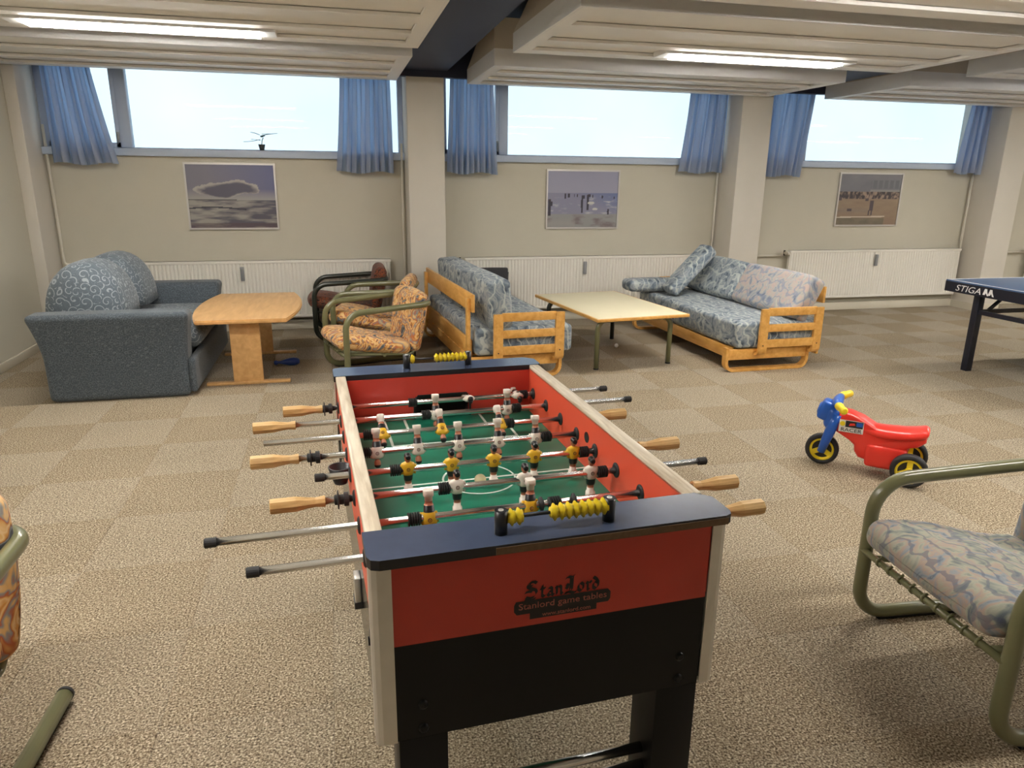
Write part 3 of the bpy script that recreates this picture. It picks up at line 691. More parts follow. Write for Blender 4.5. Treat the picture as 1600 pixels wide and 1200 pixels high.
# rods
RZV = .782; RV = {1: 1.146, 2: .994, 3: .841, 4: .689, 5: .536, 6: .382, 7: .228, 8: .075}
def man_mesh(shirt):
    """figure with the rod through its chest; local x along the rod, z up, faces -y"""
    K = [(-.0700, .0115, .0105, .000, 1), (-.0690, .0125, .0135, -.002, 1), (-.0550, .0125, .0125, -.002, 1), (-.0535, .0095, .0085, 0, 1), (-.0430, .0098, .0080, 0, 1),
         (-.0425, .0088, .0075, 0, 2), (-.0330, .0098, .0085, 0, 2), (-.0325, .0118, .0098, 0, 3), (-.0160, .0135, .0108, 0, 3), (-.0155, .0138, .0115, 0, 0),
         (-.0060, .0165, .0128, 0, 0), (.0040, .0195, .0130, 0, 0), (.0120, .0205, .0120, 0, 0), (.0170, .0185, .0105, 0, 0), (.0200, .0120, .0085, 0, 0), (.0215, .0065, .0062, 0, 0),
         (.0220, .0055, .0055, 0, 2), (.0250, .0060, .0062, 0, 2), (.0280, .0088, .0090, -.001, 2), (.0340, .0098, .0102, -.001, 2), (.0385, .0096, .0102, 0, 3), (.0420, .0098, .0104, .0005, 3), (.0465, .0075, .0080, .0008, 3), (.0485, .0030, .0035, .0008, 3)]
    m = MB(); seg = 14; vs = []
    for z, rx, ry, oy, mi in K:
        for k in range(seg):
            a = 2*PI*k/seg; ca, sa = math.cos(a), math.sin(a)
            pw = .6 if z < -.05 else .85
            vs.append((rx*math.copysign(abs(ca)**pw, ca), oy+ry*math.copysign(abs(sa)**pw, sa), z))
    m.v = vs
    for i in range(len(K)-1):
        for k in range(seg):
            m.f.append([i*seg+k, i*seg+(k+1) % seg, (i+1)*seg+(k+1) % seg, (i+1)*seg+k]); m.m.append(K[i][4]); m.sm.append(True)
    m.f.append(list(range(seg))[::-1]); m.m.append(1); m.sm.append(False)
    m.f.append([(len(K)-1)*seg+k for k in range(seg)]); m.m.append(3); m.sm.append(True)
    for sx in (-1, 1):   # arms moulded against the sides, nose, cap peak
        m.tube([(sx*.0185, 0, .013), (sx*.0205, -.002, .000), (sx*.0165, -.006, -.012)], [.0048, .0045, .0038], 8, 0)
    m.add([(-.0015, -.0105, .030), (.0015, -.0105, .030), (0, -.0135, .0305), (0, -.0108, .0345)], [(0, 1, 2), (1, 3, 2), (0, 2, 3)], 2)
    m.tube([(0, -.008, .0385), (0, -.0145, .0380)], [.0085, .0060], 10, 3)
    for sy in (-1, 1):
        m.lathe([(.0052, -.0008), (.0052, .0008)], 'y', 14, 4, mtx=T(0, sy*.0133, .003)); m.lathe([(.0034, -.0010), (.0034, .0010)], 'y', 12, 0, mtx=T(0, sy*.0134, .003))
        m.lathe([(.0018, -.0012), (.0018, .0012)], 'y', 8, 4, mtx=T(0, sy*.0135, .003))
    return m.mesh('player_figure', [shirt, 'p_white', 'p_skin', 'p_black', 'p_badge'])
MW, MY = man_mesh('p_white'), man_mesh('p_yellow')
bm_ = MB().lathe([(.0095, -.016)] + [(r, -.015+.006*i+d) for i in range(5) for r, d in ((.0165, 0), (.0165, .003), (.0115, .0035), (.0115, .0055))] + [(.0095, .016)], 'x', 16, smooth=False).mesh('bumper', ['rubber'])
ob_ = MB().lathe([(.009, -.020), (.013, -.018), (.013, -.012), (.024, -.011), (.024, -.008), (.013, -.007), (.013, .004), (.018, .005), (.018, .016), (.009, .018)], 'x', 16, smooth=False).mesh('spring_stop', ['rubber'])
rg_ = MB().lathe([(.0095, -.006), (.019, -.002), (.019, .001), (.0095, .006)], 'x', 16).mesh('stop_ring', ['rubber'])
cp_ = MB().lathe([(.0100, -.013), (.0116, -.0125), (.0116, .011), (.0095, .013)], 'x', 14, smooth=False).mesh('end_plug', ['rubber'])
# octagonal handle, thick end at -x
hm = MB()
hm.lathe([(.0185, -.066), (.0200, -.064), (.0200, -.005), (.0150, .022), (.0125, .042), (.0150, .060), (.0150, .066)], 'x', 8, 0, smooth=False)
hd_ = hm.mesh('handle', ['handle'])
hole = MB().lathe([(.0045, 0), (.0045, .0015)], 'z', 10).mesh('screw_hole', ['p_black'])
RODS = {  # left end, right end, left handle centre, right handle centre, outer stop, bumpers, rings, men, angle
    1: (-.06, 1.012, -.118, None, -.036, (.264, .683), (), ((.47, 78), (.658, 95)), 'w'),
    2: (-.15, 1.045, -.208, None, None, (.288, .611), (), ((.321, 176), (.576, 178)), 'w'),
    3: (-.235, .86, None, .893, None, (.078, .541), (), ((.123, 128), (.313, 132), (.511, 128)), 'y'),
    4: (-.14, .775, -.198, None, -.090, (.056, .620), (), ((.09, 170), (.212, 168), (.337, 170), (.462, 168), (.584, 170)), 'w'),
    5: (-.083, .90, None, .930, None, (.126, .685), (), ((.16, 2), (.283, 1), (.407, 0), (.53, 2), (.652, 0)), 'y'),
    6: (-.08, .996, -.135, None, -.028, (.233, .679), (), ((.267, -2), (.453, 2), (.646, 0)), 'w'),
    7: (-.325, .90, None, .939, None, (.132, .486), (.450, .537), ((.167, 176), (.421, 178)), 'y'),
    8: (-.228, .88, None, .915, None, (.25, .52), (), ((.283, 20), (.385, 20), (.487, 20)), 'y')}
for k, (a, b, hl, hr, st, bu, rings, men, side) in RODS.items():
    rod = MB().tube([(a, 0, 0), (b, 0, 0)], .0091, 16).build('rod', 'chrome', ft, (0, RV[k], RZV))
    for x in (hl, hr):
        if x is None: continue
        link('handle', hd_, rod, (x, 0, 0), (random.uniform(-.3, .3), 0, 0 if x < 0 else PI))
    if hl is None and k != 3: link('end_plug', cp_, rod, (a+.004, 0, 0), (0, 0, PI))
    if hr is None: link('end_plug', cp_, rod, (b-.004, 0, 0))
    if st is not None: link('spring_stop', ob_, rod, (st, 0, 0))
    for x in bu: link('bumper', bm_, rod, (x, 0, 0))
    for x in rings: link('stop_ring', rg_, rod, (x, 0, 0))
    for x, ang in men: link('player_figure', MW if side == 'w' else MY, rod, (x, 0, 0), (math.radians(ang), 0, 0))
dm = MB().lathe([(.0215, 0), (.0215, .002), (.017, .005), (.0105, .006), (.0088, .006)], 'x', 20, smooth=False).mesh('rod_bushing', ['rubber'])
for k in RV:
    link('rod_bushing', dm, ft, (TW-.040, RV[k], RZV), (0, 0, PI)); link('rod_bushing', dm, ft, (.036, RV[k], RZV))
    link('rod_bushing', dm, ft, (.004, RV[k], RZV), (0, 0, PI)); link('rod_bushing', dm, ft, (TW-.004, RV[k], RZV))
# serving hole in the right wall and cup on the left side
MB().lathe([(.017, 0), (.017, .0015)], 'x', 20, mtx=T(TW-.0415, .605, .80)).build('serving_hole', 'p_black', ft)
MB().lathe([(.018, -.05), (.026, -.028), (.033, 0), (.029, 0), (.022, -.026)], 'z', 20, mtx=T(-.022, .600, .783)).build('ball_cup', 'black', ft)
bk = BX(-.013, .004, .30, .345, .53, .60, bev=.003).build('ball_return', 'alu', ft); BX(-.015, .004, .298, .347, .515, .532).build('return_lip', 'black', bk)
for z, v in ((.66, -.02), (.53, -.05), (.473, -.05), (.60, .04)): MB().lathe([(.010, 0), (.010, .006)], 'x', 10, mtx=T(-.002, v, z)).build('side_bolt', 'black', ft)
# abacus scorers on the caps
for v, c, split in ((-.075, c1, (2, 8)), (1.262, c2, (1, 8))):
    sc = MB().tube([(.268, v, H+.034), (.490, v, H+.034)], .0035, 8).build('score_wire', 'black', ft)
    for u in (.262, .495):
        p = MB(); p.tube([(u, v, H), (u, v, H+.052)], .0132, 16); p.build('score_post', 'black', sc)
        MB().lathe([(.0055, 0), (.0055, .0012)], 'z', 12, mtx=T(u, v, H+.052)).build('post_screw', 'alu', sc)
    bd = MB().lathe([(.0045, -.0080), (.0115, -.0075), (.0105, -.005), (.0185, 0), (.0125, .005), (.0135, .0075), (.0045, .0080)], 'x', 16).mesh('score_bead', ['yellow'])
    for i in range(split[0]): link('score_bead', bd, sc, (.283+.0155*i, v, H+.034))
    for i in range(split[1]): link('score_bead', bd, sc, (.482-.0155*(split[1]-1-i), v, H+.034))
# printed maker's mark on the near end: lettering drawn with a broad nib
PL = T(0, VN-.0008, 0) @ RX(PI/2)      # local xy -> u,z
lg = MB()
bar = [(.284, .712), (.290, .704), (.492, .704), (.497, .711), (.497, .727), (.490, .735), (.288, .735), (.284, .727)]
lg.add([(a, b, .0002) for a, b in bar], [list(range(len(bar)))], 0, False, PL)
bar2 = [(.318, .690), (.466, .690), (.466, .7045), (.318, .7045)]
lg.add([(a, b, .0002) for a, b in bar2], [(0, 1, 2, 3)], 0, False, PL)
fit_text(lg, 'Stanlord game tables', .294, .488, .7105, .7295, PL @ T(0, 0, .0006), 1)
fit_text(lg, 'www.stanlord.com', .345, .452, .6935, .7025, PL @ T(0, 0, .0006), 1)
NIB = Vector((.5, .62, 0)).normalized()
def stroke(pts, ox, oy, sc, w):
    n = NIB*w*sc/2
    for (x0, y0), (x1, y1) in zip(pts[:-1], pts[1:]):
        p, q = Vector((ox+x0*sc, oy+y0*sc, .0004)), Vector((ox+x1*sc, oy+y1*sc, .0004))
        lg.add([p-n, q-n, q+n, p+n], [(0, 1, 2, 3)], 0, False, PL)
GL = {
 'S': ([[(.95, 1.25), (.75, 1.38), (.45, 1.36), (.22, 1.18), (.25, .98), (.55, .82), (.88, .66), (.95, .42), (.75, .12), (.40, .02), (.10, .14)], [(.62, 1.10), (.40, 1.00)], [(.05, .55), (.30, .62), (.62, .58)], [(.05, -.02), (.45, -.14), (.85, -.04)], [(.42, 1.3), (.40, .85)]], 1.15),
 't': ([[(.22, .98), (.20, .14), (.34, .02), (.50, .12)], [(.05, .70), (.45, .72)]], .52),
 'a': ([[(.12, .62), (.30, .72), (.46, .60), (.46, .10), (.60, .02)], [(.46, .40), (.20, .36), (.10, .18), (.24, .03), (.46, .16)]], .66),
 'n': ([[(.06, .70), (.16, .62), (.16, .05)], [(.16, .58), (.38, .72), (.50, .58), (.50, .10), (.62, .02)]], .70),
 'L': ([[(.12, 1.25), (.35, 1.38), (.62, 1.30), (.85, 1.45)], [(.55, 1.35), (.50, .30), (.30, .05), (.08, .02)], [(.70, 1.30), (.66, .25), (.45, .02)], [(.10, .02), (.45, .10), (.80, -.06), (1.05, .08)], [(.20, .75), (.45, .62)], [(.15, .55), (.35, .40)]], 1.05),
 'o': ([[(.30, .72), (.10, .55), (.10, .18), (.30, .02), (.50, .18), (.50, .55), (.30, .72)]], .66),
 'r': ([[(.06, .70), (.18, .60), (.18, .08), (.30, .02)], [(.18, .56), (.36, .72), (.48, .62)]], .52),
 'd': ([[(.10, 1.05), (.34, .85), (.52, .55), (.50, .18), (.30, .02), (.10, .18), (.10, .50), (.30, .66), (.50, .52)]], .62)}
ox = .306; sc = .0275
for ch in 'StanLord':
    st, adv = GL[ch]
    for s in st: stroke(s, ox, .7385, sc, .27)
    ox += adv*sc*1.02
lg.build('maker_logo', ['logo_black', 'logo_red'], ft)
bl = MB().lathe([(max(.0002, .0172*math.sin(PI*i/12)), -.0172*math.cos(PI*i/12)) for i in range(13)], 'z', 20)
P = Matrix.Translation((.025, 1.325, 0)) @ RZ(FA) @ Vector((.372, .555, .7182))
tag(bl.build('football', 'ballm', None, P[:]), 'small cream ball on the green football table pitch', 'ball')
# ------------------------------------------------------------------ tubular armchairs
def tube_chair(front, rz, fab, tubem, label, width=.60, dz=0., group='tubular armchairs'):
    """origin under the middle of the front; local +x is the way the chair faces"""
    r = thing('tube_armchair', label, 'armchair', (front[0], front[1], 0), rz, group); h = width/2; R_ = .024
    zb = .030
    path = [(-.72, -h, zb), (0, -h, zb), (0, -h, .560), (-.70, -h, .598), (-.70, h, .598), (0, h, .560), (0, h, zb), (-.72, h, zb)]
    MB().tube(fillet(path, [.11, .13, .085, .085, .13, .11], 8), R_, 16).build('tube_frame', tubem, r)
    for s in (-1, 1):
        MB().tube([(-.728, s*h, zb), (-.715, s*h, zb)], R_+.0012, 16).build('end_plug', 'rubber', r)
        BX(-.70, -.09, s*h-.012, s*h+.012, 0, .012).build('floor_pad', 'rubber', r)
    f = MB(); hw = h-.065
    f.tube([(.012, -h, .292+dz), (.012, h, .292+dz)], .012, 10)
    f.tube(fillet([(.012, -hw, .292+dz), (-.57, -hw, .222+dz*.6), (-.665, -hw, .63)], .05, 5), .011, 10)
    f.tube(fillet([(.012, hw, .292+dz), (-.57, hw, .222+dz*.6), (-.665, hw, .63)], .05, 5), .011, 10)
    f.tube([(-.55, -hw, .225+dz*.6), (-.55, hw, .225+dz*.6)], .011, 10); f.tube([(-.668, -h, .600), (-.668, h, .600)], .011, 10)
    f.tube([(-.30, -h, .27+dz), (-.30, h, .27+dz)], .011, 10)
    f.build('seat_frame', tubem, r)
    hk = MB().tube([(.0, 0, -.014), (.012, 0, -.004), (.012, 0, .010), (-.005, 0, .018)], .005, 6).mesh('spring_hook', [tubem])
    for i in range(9): link('spring_hook', hk, r, (.012, -hw+.03+(2*hw-.06)*i/8, .292+dz))
    w = 2*h-.065
    def tuft(p):
        q = p.copy()
        if p.z > 0:
            for a, b in ((.12, -.13), (.12, .13), (-.14, -.13), (-.14, .13)): q.z -= .020*math.exp(-((p.x-a)**2+(p.y-b)**2)/.0022)
        q.z += .010*math.sin(p.x*11)*(p.z > 0); return q
    MB().cushion(.60, w, .105, .045, .022, 9, mtx=T(-.245, 0, .345+dz) @ RY(-.165), fn=tuft).build('seat_cushion', fab, r)
    MB().cushion(.47, w, .105, .045, .022, 9, mtx=T(-.615, 0, .475+dz*.6) @ RY(-(PI/2+.20)) @ RX(PI), fn=tuft).build('back_cushion', fab, r)
    return r
D = math.radians
tube_chair((-.040, 5.79), D(-165), 'orange', 'olive', 'olive tube armchair with orange floral cushions, nearest the football table', .62, -.06)
tube_chair((.005, 6.79), D(168), 'orange', 'olive', 'olive tube armchair with orange floral cushions, between two other armchairs', .58, -.04)
tube_chair((-.23, 7.40), D(180), 'rust', 'darktube', 'dark tube armchair with rust red cushions, in front of the radiator', .56)
tube_chair((-1.206, 1.40), D(-92), 'orange', 'olive', 'olive tube armchair with orange patterned cushions cut off at the left edge', .60, .05)
tube_chair((1.775, 1.63), D(175.1), 'pastel', 'olive', 'olive tube armchair with muted pastel cushions in the right foreground', .64)

# ------------------------------------------------------------------ slatted birch sofas
def strip(path, th, y0, y1):
    """bent strip: path in (x,z), thickness th, between y0 and y1"""
    P = [Vector((a, 0, b)) for a, b in path]; n = len(P); L_, R2 = [], []
    for i in range(n):
        t = (P[min(i+1, n-1)]-P[max(i-1, 0)]).normalized(); nn = Vector((-t.z, 0, t.x))*th/2
        L_.append(P[i]+nn); R2.append(P[i]-nn)
    m = MB(); vs = []
    for a, b in zip(L_, R2): vs += [(a.x, y0, a.z), (a.x, y1, a.z), (b.x, y1, b.z), (b.x, y0, b.z)]
    fs = [[0, 1, 2, 3], [4*n-1, 4*n-2, 4*n-3, 4*n-4]]
    for i in range(n-1):
        o = 4*i
        for k in range(4): fs.append([o+k, o+4+k, o+4+(k+1) % 4, o+(k+1) % 4])
    m.add(vs, fs); bm = bmesh.new(); me = m.mesh('tmp', ['birch']); bm.from_mesh(me); bmesh.ops.recalc_face_normals(bm, faces=bm.faces[:]); bpy.data.meshes.remove(me)
    out = MB(); out.bm(bm); return out
def f2(pts, rad, n=6): return [(p.x, p.z) for p in fillet([(a, 0, b) for a, b in pts], rad, n)]
def slat_sofa(loc, rz, s, label, mat0, mat1, arm0, arm1, rail, cush, fabs, Lg=1.93, po=.06):
    """local x = s*depth from the front runner, y along the sofa from its near arm"""
    r = thing('slatted_sofa', label, 'sofa', loc, rz, 'slatted birch sofas')
    def bx(d0, d1, y0, y1, z0, z1, bev=.004):
        a, b = sorted((s*d0, s*d1)); return BX(a, b, y0, y1, z0, z1, bev=bev)
    for y in (.035, Lg-.095):
        p = f2([(.014, .21), (.014, .014), (.80, .014), (.80, .20)], .07)
        strip([(s*a, b) for a, b in p], .026, y, y+.06).build('runner', 'birch', r)
        bx(.03, .785, y+.005, y+.04, .105, .195).build('end_rail', 'birch', r)
    fr = max(.03, mat0-.005); bx(fr, fr+.025, .095, Lg-.095, .10, .20).build('long_rail', 'birch', r)
    bx(.755, .78, .095, Lg-.095, .10, .20).build('long_rail', 'birch', r)
    for i in range(8):
        y = .12+(Lg-.3)*i/7; bx(fr, .785, y, y+.06, .195, .203, 0).build('bed_slat', 'birch', r)
    a, b = mat0, mat1
    MB().cushion(b-a, Lg-.02, .222, .035, .008, 9, mtx=T(s*(a+b)/2, Lg/2+.015, .316)).build('mattress', fabs[0], r)
    for y, nm in ((-.035, 'near'), (Lg+.02, 'far')):
        for c in (arm0, arm1-.075):
            # flat posts whose feet bend in under the mattress
            st = MB(); p = f2([(y+.014, .545), (y+.014, .165), (y+.014+(.07 if nm == 'near' else -.07), .155)], .05)
            q = [(c_, z_) for c_, z_ in p]
            sm = strip(q, .024, 0, .075)
            sm.v = [(s*(c+vy) if True else 0, vx, vz) for vx, vy, vz in sm.v]
            if s > 0: pass
            sm.build('arm_post', 'birch', r)
        for z0, z1 in ((.485, .553), (.350, .415), (.215, .285)):
            bx(arm0+.07, arm1-.07, y+.006, y+.024, z0, z1, .003).build('arm_slat', 'birch', r)
        for c in (arm0+.037, arm1-.037):
            MB().lathe([(.006, 0), (.006, .002)], 'y', 8, mtx=T(s*c, y+.001 if nm == 'near' else y+.025, .235)).build('arm_screw', 'p_black', r)
    bx(rail, rail+.024, .02 if s < 0 else .08, Lg-.02, .560, .700).build('back_rail', 'birch', r)
    bx(rail+.004, rail+.028, .09, Lg-.09, .105, .330).build('back_board', 'birch', r)
    for y in (po, Lg-po-.06):
        bx(rail+.024, rail+.052, y, y+.06, .12, .665).build('back_post', 'birch', r)
    f0, f1, th = cush        # front bottom, front top, thickness
    tilt = math.atan2(f1-f0, .36); n = len(fabs)-1; wl = (Lg-.02)/n
    for k in range(n):
        yc = .01+wl*(k+.5)
        MB().cushion(th, wl-.004, .385, .038, .014, 8, mtx=T(s*((f0+f1)/2+th/2), yc, .610) @ RY(s*tilt)).build('back_cushion', fabs[k+1], r)
    return r
slat_sofa((1.768, 5.44, 0), D(4.2), -1, 'birch sofa with blue patterned cushions seen from behind its back rail', -.085, .735, .012, .605, .745, (.425, .455, .20), ('bluepat', 'bluepat', 'bluepat'), 1.86)
slat_sofa((3.150, 5.235, 0), D(1.5), 1, 'birch sofa facing the coffee table with a loose pillow and two-tone back cushions', .085, .915, .262, .862, .925, (.555, .735, .175), ('bluepat', 'pinkpat', 'bluepat'), 1.97, .40)
o = MB().cushion(.60, .22, .125, .032, .012, 8, mtx=RY(-D(46)))
tag(o.build('loose_pillow', 'bluepat', None, (3.50, 6.72, .690)), 'blue patterned pillow leaning across the far end of the right sofa', 'pillow')
o = MB().cushion(.62, .25, .115, .040, .012, 8)
tag(o.build('seat_bolster', 'bluepat', None, (3.25, 7.015, .506)), 'flat blue bolster lying on the far end of the right sofa', 'cushion')

# dark chair behind the left birch sofa
r = thing('dark_chair', 'dark grey chair back rising behind the patterned sofa by the radiator', 'chair', (1.56, 7.50, 0))
MB().cushion(.44, .035, .30, .016, .004, 6, mtx=T(0, 0, .50)).build('backrest', 'darkgrey', r)
MB().cushion(.42, .20, .04, .018, .004, 5, mtx=T(0, .11, .33)).build('seat', 'darkgrey', r)
for sx in (-1, 1):
    MB().tube(fillet([(sx*.21, .19, 0), (sx*.21, .19, .30), (sx*.21, .02, .31), (sx*.225, .02, .60)], .03, 4), .010, 8).build('side_tube', 'darktube', r)
    MB().tube([(sx*.21, .03, 0), (sx*.21, .03, .31)], .010, 8).build('leg', 'darktube', r)

# ------------------------------------------------------------------ blue sofa
r = thing('velour_sofa', 'slate blue velour sofa with swirl patterned back cushions against the left wall', 'sofa', (-1.565, 6.28, 0))
def arm(sign):
    def fn(p):
        t = (p.z+.315)/.63; q = p.copy()
        fl_ = max(0, t-.45)/.55
        q.x += (-.075*fl_**1.5 if p.x < 0 else .045*fl_**1.5)
        q.y += sign*(.045*fl_**2) ; return q
    m = MB(); m.cushion(.93, .23, .63, .045, .004, 9, mtx=T(.01, sign*.735, .317), fn=fn); return m
arm(-1).build('arm', 'blue_velour', r); arm(1).build('arm', 'blue_velour', r)
MB().cushion(.62, 1.24, .30, .03, .004, 7, mtx=T(.13, 0, .165)).build('base', 'blue_velour', r)
MB().cushion(.05, 1.66, .255, .022, .006, 6, mtx=T(.495, 0, .155)).build('front_skirt', 'blue_velour', r)
for y in (-.31, .31): MB().cushion(.74, .615, .155, .07, .012, 7, mtx=T(.165, y, .385)).build('seat_cushion', 'blue_swirl', r)
MB().cushion(.16, 1.32, .58, .06, .004, 6, mtx=T(-.44, 0, .31)).build('back_panel', 'blue_velour', r)
def fan(y, sc):
    n = 18; prof = []
    for i in range(n+1):
        a = PI*i/n; prof.append((-.235-.275*math.cos(a), .53+.425*math.sin(a)**.85))
    m = MB(); vs = []; K = 11
    for j in range(K+1):
        v = -1+2*j/K; f = (1-abs(v)**4)**.5 if abs(v) < 1 else 0; f = max(f, .02)
        for i, (a, b) in enumerate(prof):
            ca, cb = -.235, .60
            vs.append((ca+(a-ca)*(.62+.38*f)*sc, y+v*.315, cb+(b-cb)*(.62+.38*f)*sc))
    w = n+1; fs = [[j*w+i, j*w+i+1, (j+1)*w+i+1, (j+1)*w+i] for j in range(K) for i in range(n)]
    fs += [[j*w, (j+1)*w, (j+1)*w+n, j*w+n] for j in range(K)]
    m.add(vs, fs, 0, True); m.f.append(list(range(w))[::-1]); m.m.append(0); m.sm.append(True); m.f.append([K*w+i for i in range(w)]); m.m.append(0); m.sm.append(True)
    me = m.mesh('back_cushion', ['blue_swirl']); bm = bmesh.new(); bm.from_mesh(me); bmesh.ops.recalc_face_normals(bm, faces=bm.faces[:]); bm.to_mesh(me); bm.free()
    return link('back_cushion', me, r)
fan(-.318, 1.0); fan(.318, .98)
for sx, sy in ((.40, -.70), (.40, .70), (-.40, -.70), (-.40, .70)): MB().lathe([(.025, 0), (.03, .03)], 'z', 10, mtx=T(sx, sy, 0)).build('foot', 'beech', r)

# ------------------------------------------------------------------ tables
r = thing('barrel_table', 'beech table with a barrel shaped top beside the blue sofa', 'table', (-.715, 6.22, 0))
n = 14; right = []
for i in range(n+1):
    t = -1+2*i/n; right.append((.325+.085*(1-t*t), .665*t))
poly = [(a, b) for a, b in right] + [(-a, b) for a, b in right[::-1]]
bm = bmesh.new(); vs = [bm.verts.new((a, b, .505)) for a, b in poly]; f = bm.faces.new(vs); g = bmesh.ops.extrude_face_region(bm, geom=[f])
for e in g['geom']:
    if isinstance(e, bmesh.types.BMVert): e.co.z = .535
bmesh.ops.recalc_face_normals(bm, faces=bm.faces[:])
bmesh.ops.bevel(bm, geom=[e for e in bm.edges if abs(e.verts[0].co.z-e.verts[1].co.z) < 1e-6], offset=.008, segments=2, affect='EDGES')
MB().bm(bm).build('table_top', 'beech', r)
for y in (-.50, .50):
    BX(-.11, .11, y-.016, y+.016, .022, .505, bev=.003).build('slab_leg', 'beech', r)
    BX(-.31, .31, y-.028, y+.028, 0, .022, bev=.004).build('foot_rail', 'beech', r)
BX(-.012, .012, -.484, .484, .42, .505).build('stretcher', 'beech', r)

r = thing('coffee_table', 'low coffee table with a cream top and olive tube legs between two sofas', 'table', (2.405, 6.16, 0), D(6.5))
BX(-.425, .425, -.675, .675, .452, .468, bev=.003).build('table_top', 'creamtop', r)
e = MB(); e.box(-.440, .440, -.690, -.673, .440, .467, bev=.005); e.box(-.440, .440, .673, .690, .440, .467, bev=.005); e.box(-.440, -.423, -.673, .673, .440, .467, bev=.005); e.box(.423, .440, -.673, .673, .440, .467, bev=.005)
e.build('edge_band', 'birch', r)
for k, y in enumerate((-.53, .53)):
    MB().tube(fillet([(-.355, y, 0), (-.355, y, .425), (.355, y, .425), (.355, y, 0)], .085, 8), .0215, 14).build('leg_frame', 'olive' if k == 0 else 'darktube', r)
    for x in (-.355, .355): MB().tube([(x, y, 0), (x, y, .012)], .0225, 12).build('foot_cap', 'rubber', r)
BX(-.36, .36, -.55, .55, .443, .4525).build('underframe', 'birch', r)

b = MB().lathe([(max(.0002, .020*math.sin(PI*i/10)), -.020*math.cos(PI*i/10)) for i in range(11)], 'z', 16)
tag(b.build('table_tennis_ball', 'whiteball', None, (2.596, 6.343, .020)), 'white table tennis ball on the carpet under the coffee table', 'ball')
sk = MB().lathe([(.010, -.105), (.018, -.10), (.020, -.085), (.013, -.068), (.014, -.05), (.024, -.01), (.033, .03), (.034, .06), (.028, .09), (.020, .105)], 'x', 18)
tag(sk.build('skittle', 'bluepin', None, (-.462, 6.23, .034), (0, 0, .15)), 'blue plastic skittle lying on the carpet under the beech table', 'skittle')

# ------------------------------------------------------------------ table tennis table
r = thing('table_tennis_table', 'blue table tennis table with black frame at the right edge', 'table tennis table', (6.57, 4.455, 0))
hx, hy = 1.37, .7625
BX(-hx, hx, -hy, hy, .738, .760, bev=.002).build('table_top', 'tt_top', r)
l = MB(); l.box(-hx, -hx+.022, -hy, hy, .7602, .7608); l.box(hx-.022, hx, -hy, hy, .7602, .7608); l.box(-hx, hx, hy-.022, hy, .7602, .7608); l.box(-hx, hx, -hy, -hy+.022, .7602, .7608); l.box(-hx, hx, -.002, .002, .7602, .7608)
l.build('edge_lines', 'tt_white', r)
ap = MB(); ap.box(-hx-.002, -hx+.02, -hy, hy, .662, .748); ap.box(hx-.02, hx+.002, -hy, hy, .662, .748); ap.box(-hx, hx, -hy-.002, -hy+.02, .662, .748); ap.box(-hx, hx, hy-.02, hy+.002, .662, .748)
ap = ap.build('apron', 'tt_frame', r)
lt = MB(); fit_text(lt, 'STIGA', 0, .255, 0, .052, T(-hx-.0028, .645, .678) @ RZ(-PI/2) @ RX(PI/2), 0, .25)
for dx in (0, .05):
    pts = [(.275+dx, .005), (.29+dx, .055), (.312+dx, .055), (.318+dx, .03), (.335+dx, .0), (.318+dx, .0), (.305+dx, .022), (.297+dx, .005)]
    lt.add([(a, b_, .0004) for a, b_ in pts], [list(range(8))], 0, False, T(-hx-.0028, .645, .678) @ RZ(-PI/2) @ RX(PI/2))
lt.build('brand_lettering', 'tt_white', ap)
for sx in (-1, 1):
    for sy in (-1, 1):
        x, y = sx*(hx-.09), sy*(hy-.285)
        BX(x-.03, x+.03, y-.03, y+.03, 0, .70, bev=.004).build('leg', 'tt_frame', r)
    x = sx*(hx-.09); BX(x-.015, x+.015, -hy+.315, hy-.315, .50, .535).build('leg_brace', 'tt_frame', r)
for sy in (-1, 1):
    y = sy*(hy-.285)
    BX(-hx+.12, -.05, y-.012, y+.012, .50, .535).build('leg_brace', 'tt_frame', r); BX(.05, hx-.12, y-.012, y+.012, .50, .535).build('leg_brace', 'tt_frame', r)
    MB().tube([(-hx+.20, y, .52), (-hx+.42, y, .70)], .016, 8).build('diagonal_brace', 'tt_frame', r)
    MB().tube([(hx-.20, y, .52), (hx-.42, y, .70)], .016, 8).build('diagonal_brace', 'tt_frame', r)

# ------------------------------------------------------------------ toy motorbike
ang = math.atan2(.30, -.328)
r = thing('toy_motorbike', 'red plastic ride-on toy motorbike with blue fork and yellow wheels', 'toy motorbike', (2.826, 3.18, 0), ang)
prof = [(.165, .345), (.10, .338), (.03, .315), (-.04, .275), (-.12, .250), (-.20, .245), (-.265, .268), (-.285, .262), (-.285, .232), (-.255, .205), (-.215, .195), (-.195, .13), (-.17, .075), (-.10, .052), (-.045, .055), (-.035, .085), (.0, .085), (.035, .095), (.055, .125), (.06, .16), (.09, .185), (.165, .225)]
cx = sum(p[0] for p in prof)/len(prof); cz = sum(p[1] for p in prof)/len(prof); n = len(prof)
m = MB(); vs = []; st = [(-.072, .80), (-.069, .90), (-.060, .97), (-.045, 1.0), (.045, 1.0), (.060, .97), (.069, .90), (.072, .80)]
for y, k in st:
    for a, b_ in prof: vs.append((cx+(a-cx)*k, y*(1. if b_ < .22 else .92), cz+(b_-cz)*k))
fs = [[j*n+i, j*n+(i+1) % n, (j+1)*n+(i+1) % n, (j+1)*n+i] for j in range(len(st)-1) for i in range(n)]
fs += [list(range(n))[::-1], [(len(st)-1)*n+i for i in range(n)]]
m.add(vs, fs, 0, True); me = m.mesh('body', ['toyred']); bm = bmesh.new(); bm.from_mesh(me); bmesh.ops.recalc_face_normals(bm, faces=bm.faces[:]); bm.to_mesh(me); bm.free()
body = link('body', me, r)
